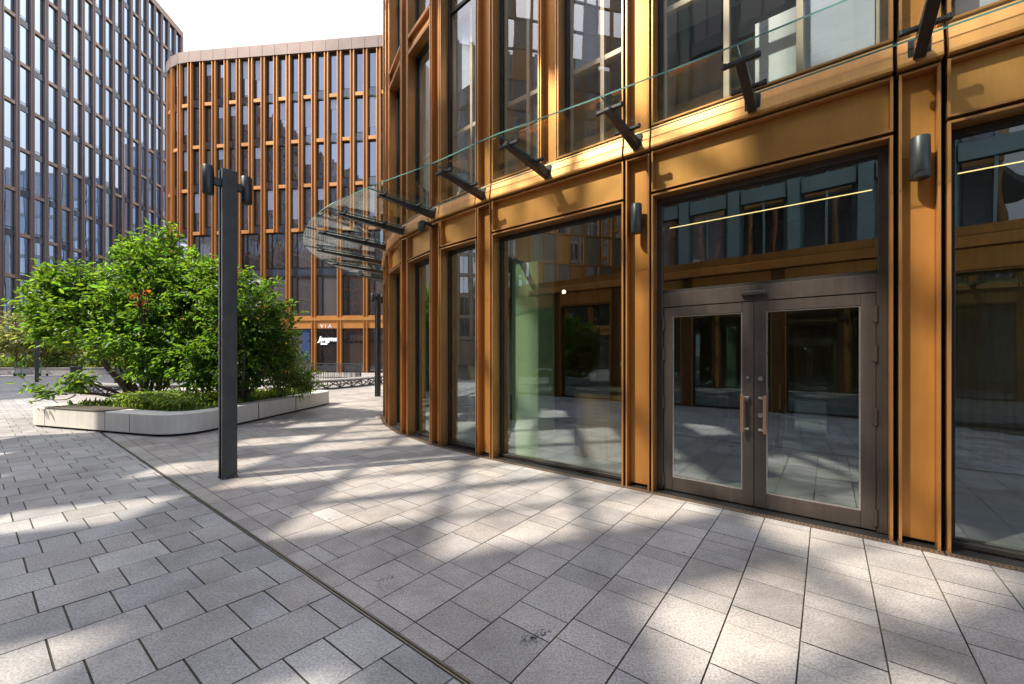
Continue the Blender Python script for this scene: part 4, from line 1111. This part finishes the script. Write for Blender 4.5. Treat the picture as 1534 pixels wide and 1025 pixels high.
def block(name, label, A, B, depth, hgt, bay, floors, z0, lit):
    t_ = thing(name, label, 'building', (*A, 0)); fr = Frame(A, B); rb = random.Random(len(name))
    m = MB(); m.fbox(fr, 0, fr.len, .3, depth, 0, hgt); part(t_, 'wall', m, lit)
    n = int(fr.len / bay); fh = (hgt - z0 - .8) / floors; rest = MB(); cnt = 0
    for k in range(floors):
        for i in range(n):
            m = MB(); s = (i + .5) * fr.len / n; zb = z0 + k * fh; tone = tuple([rb.choice((.5, 1, 2, 4))] * 3)
            m.fquad(fr, s - bay * .33, s + bay * .33, .2, zb + .5, zb + fh - .15, 0, tone)
            m.fbox(fr, s - bay * .38, s + bay * .38, .08, .3, zb - .1, zb + .5, 1); m.fbox(fr, s - .04, s + .04, .15, .3, zb + .5, zb + fh - .1, 1)
            if cnt < 60: part(t_, 'window', m, [M['pane_mid'], lit]); cnt += 1
            else:
                b0 = len(rest.v); rest.v += m.v; rest.f += [tuple(b0 + q for q in f) for f in m.f]; rest.m += m.m; rest.t += m.t
    if rest.v: part(t_, 'windows', rest, [M['pane_mid'], lit])['kind'] = 'stuff'
    for i in range(n + 1):
        s = i * fr.len / n; m = MB(); m.fbox(fr, s - bay * .1, s + bay * .1, 0, .3, 0, hgt + .3); part(t_, 'fin', m, lit)
block('plaza_block', 'bronze block behind the photographer, set back behind the low wing', tn(14, -10), tn(-7.5, -10), 10, 20, 2.1, 4, 4.6, M['teal'])
block('west_block', 'pale brown office block far to the left of the photographer', (-64, -50), (-64, 20), 12, 56, 2.2, 14, 4.5, M['taupe_sill'])
block('north_block', 'brown office block beyond the tower, mirrored in its lower windows', (-26, 96), (14, 96), 12, 40, 3, 8, 5, M['slate'])
block('north_tower', 'grey office tower beyond the brown tower, mirrored in its lower windows', (-54, 99), (-29, 99), 12, 49, 3, 10, 5, M['brown_tall'])
block('south_block', 'brown office block behind the square, left of the photographer', (-16, -26), (-62, -26), 12, 31, 2.2, 7, 4.5, M['bronze_mid'])
opn = thing('added_shade_screen', 'added unseen bronze screen left of the photographer, its panels shaping the sun patches', 'frame', (-17, -3, 0))  # added out of view; open and closed bays shape the sun patches
Y0, CW, Z0, RH = -11.6, .9, 3.6, 1.8
PANELS = ['.#.#..#.####.#.....', '##..#.###.####...#.', '.####.##.#.####....', '#.###.....#.##...##', '##.#..#..#.....####', '....######...######', '#####.#.#.##.#.#.#.', '##.##.###.###.#....', '#.######.##...#...#', '##.##.####....#...#', '#.#####..#.....##.#', '##.#.###......###..', '####..#......#..#..', '###.#.#..#..####...', '.####..#...##..###.']      # from the lowest row up: # is closed to cast shade, . lets the sun through
NCW, NRW = len(PANELS[0]), len(PANELS)
for i in range(0, NCW + 1):
    y = Y0 + i * CW; hv = .09 if i % 2 == 0 else .03; m = MB(); m.box(-17.1 + hv * .3, -16.9, y - hv, y + hv, 0, Z0 + NRW * RH + .12); part(opn, 'post', m, M['bronze_mid'])
for k in range(NRW + 1):
    z = Z0 + k * RH; m = MB(); m.box(-17.08, -16.92, Y0, Y0 + NCW * CW, z - .04, z + .04); part(opn, 'beam', m, M['bronze_mid'])
m = MB(); m.box(-17.04, -16.96, Y0, Y0 + NCW * CW, 0, Z0 - .05); part(opn, 'wall', m, M['taupe_sill'])
cnt = 0; rest = MB()
for k in range(NRW):
    for i in range(NCW):
        if PANELS[k][i] == '#':
            y = Y0 + i * CW; z = Z0 + k * RH; m = MB() if cnt < 99 else rest
            m.box(-17.03, -16.97, y + .031, y + CW - .031, z + .041, z + RH - .041); cnt += 1
            if m is not rest: part(opn, 'infill_panel', m, M['taupe_sill'] if (i * 7 + k * 5) % 3 else M['bronze_mid'])
part(opn, 'shade_panels', rest, M['taupe_sill'])['kind'] = 'stuff'

# ------------------------------------------------------------------ things inside the near building
ct = thing('shop_counter', 'dark wooden counter behind the large window left of the doors', 'counter', (*main.p(1.55, 1.15, 0)[:2], .012))
m = MB(); m.fbox(main, .95, 2.2, .9, 1.4, .013, 1.06); part(ct, 'cabinet', m, M['wood'], .006)
m = MB(); m.fbox(main, .92, 2.23, .86, 1.43, 1.061, 1.10); part(ct, 'counter_top', m, M['int_dark'], .004)
c0 = main.p(1.80, 1.08, 1.10); orn = thing('brass_ornament', 'brass hoop ornament with white arcs imitating a reflection on the counter behind the window', 'ornament', c0)
m = MB(); X, Y, Z = c0
m.lathe([(.10, 0), (.10, .012), (.012, .02), (.012, .16)], c0, 16); part(orn, 'stand', m, M['brass'])
m = MB(); tx = Vector((T.x, T.y, 0)); ny = Vector((NI.x, NI.y, 0)); cz = Vector((X, Y, Z + .36))
m.tube([cz + tx * .14 * math.cos(a) + ny * .14 * math.sin(a) for a in [2 * math.pi * i / 24 for i in range(25)]], .009, 6, cap=False)
m.tube([cz + tx * .14 * math.cos(a) - Vector((0, 0, 1)) * .2 * math.sin(a) for a in [math.pi * i / 14 for i in range(15)]], .007, 6); part(orn, 'hoop', m, M['brass'])
m = MB()  # white arcs modelled in place of a reflection
for k in (-.03, 0, .03): m.tube([cz + tx * .13 * math.cos(a) + ny * k + Vector((0, 0, .15)) * math.sin(a) for a in [math.pi * i / 14 for i in range(15)]], .005, 5)
m.tube([cz + Vector((0, 0, -.1)), cz + Vector((0, 0, .13))], .008, 6); part(orn, 'reflection_arc', m, M['white'])
for i, (s, d, z, lab) in enumerate(((.35, 1.6, 2.76, 'glowing pendant lamp inside the large window left of the doors'), (3.25, 3.3, 1.95, 'small glowing pendant lamp deep inside behind the doors'))):
    c = main.p(s, d, z); t_ = thing('pendant_lamp', lab, 'pendant lamp', c, 'small lit lamps indoors')
    m = MB(); m.lathe([(.008, -.03), (.024, -.02), (.03, 0), (.024, .02), (.008, .03)], c, 14); part(t_, 'bulb', m, M['lamp_on'], 0, True)
    m = MB(); m.tube([(c[0], c[1], z + .03), (c[0], c[1], 3.549)], .006, 6); part(t_, 'cord', m, M['black_metal'])
for o in bpy.data.objects:
    for k in list(o.keys()):
        if k.startswith('_'): del o[k]
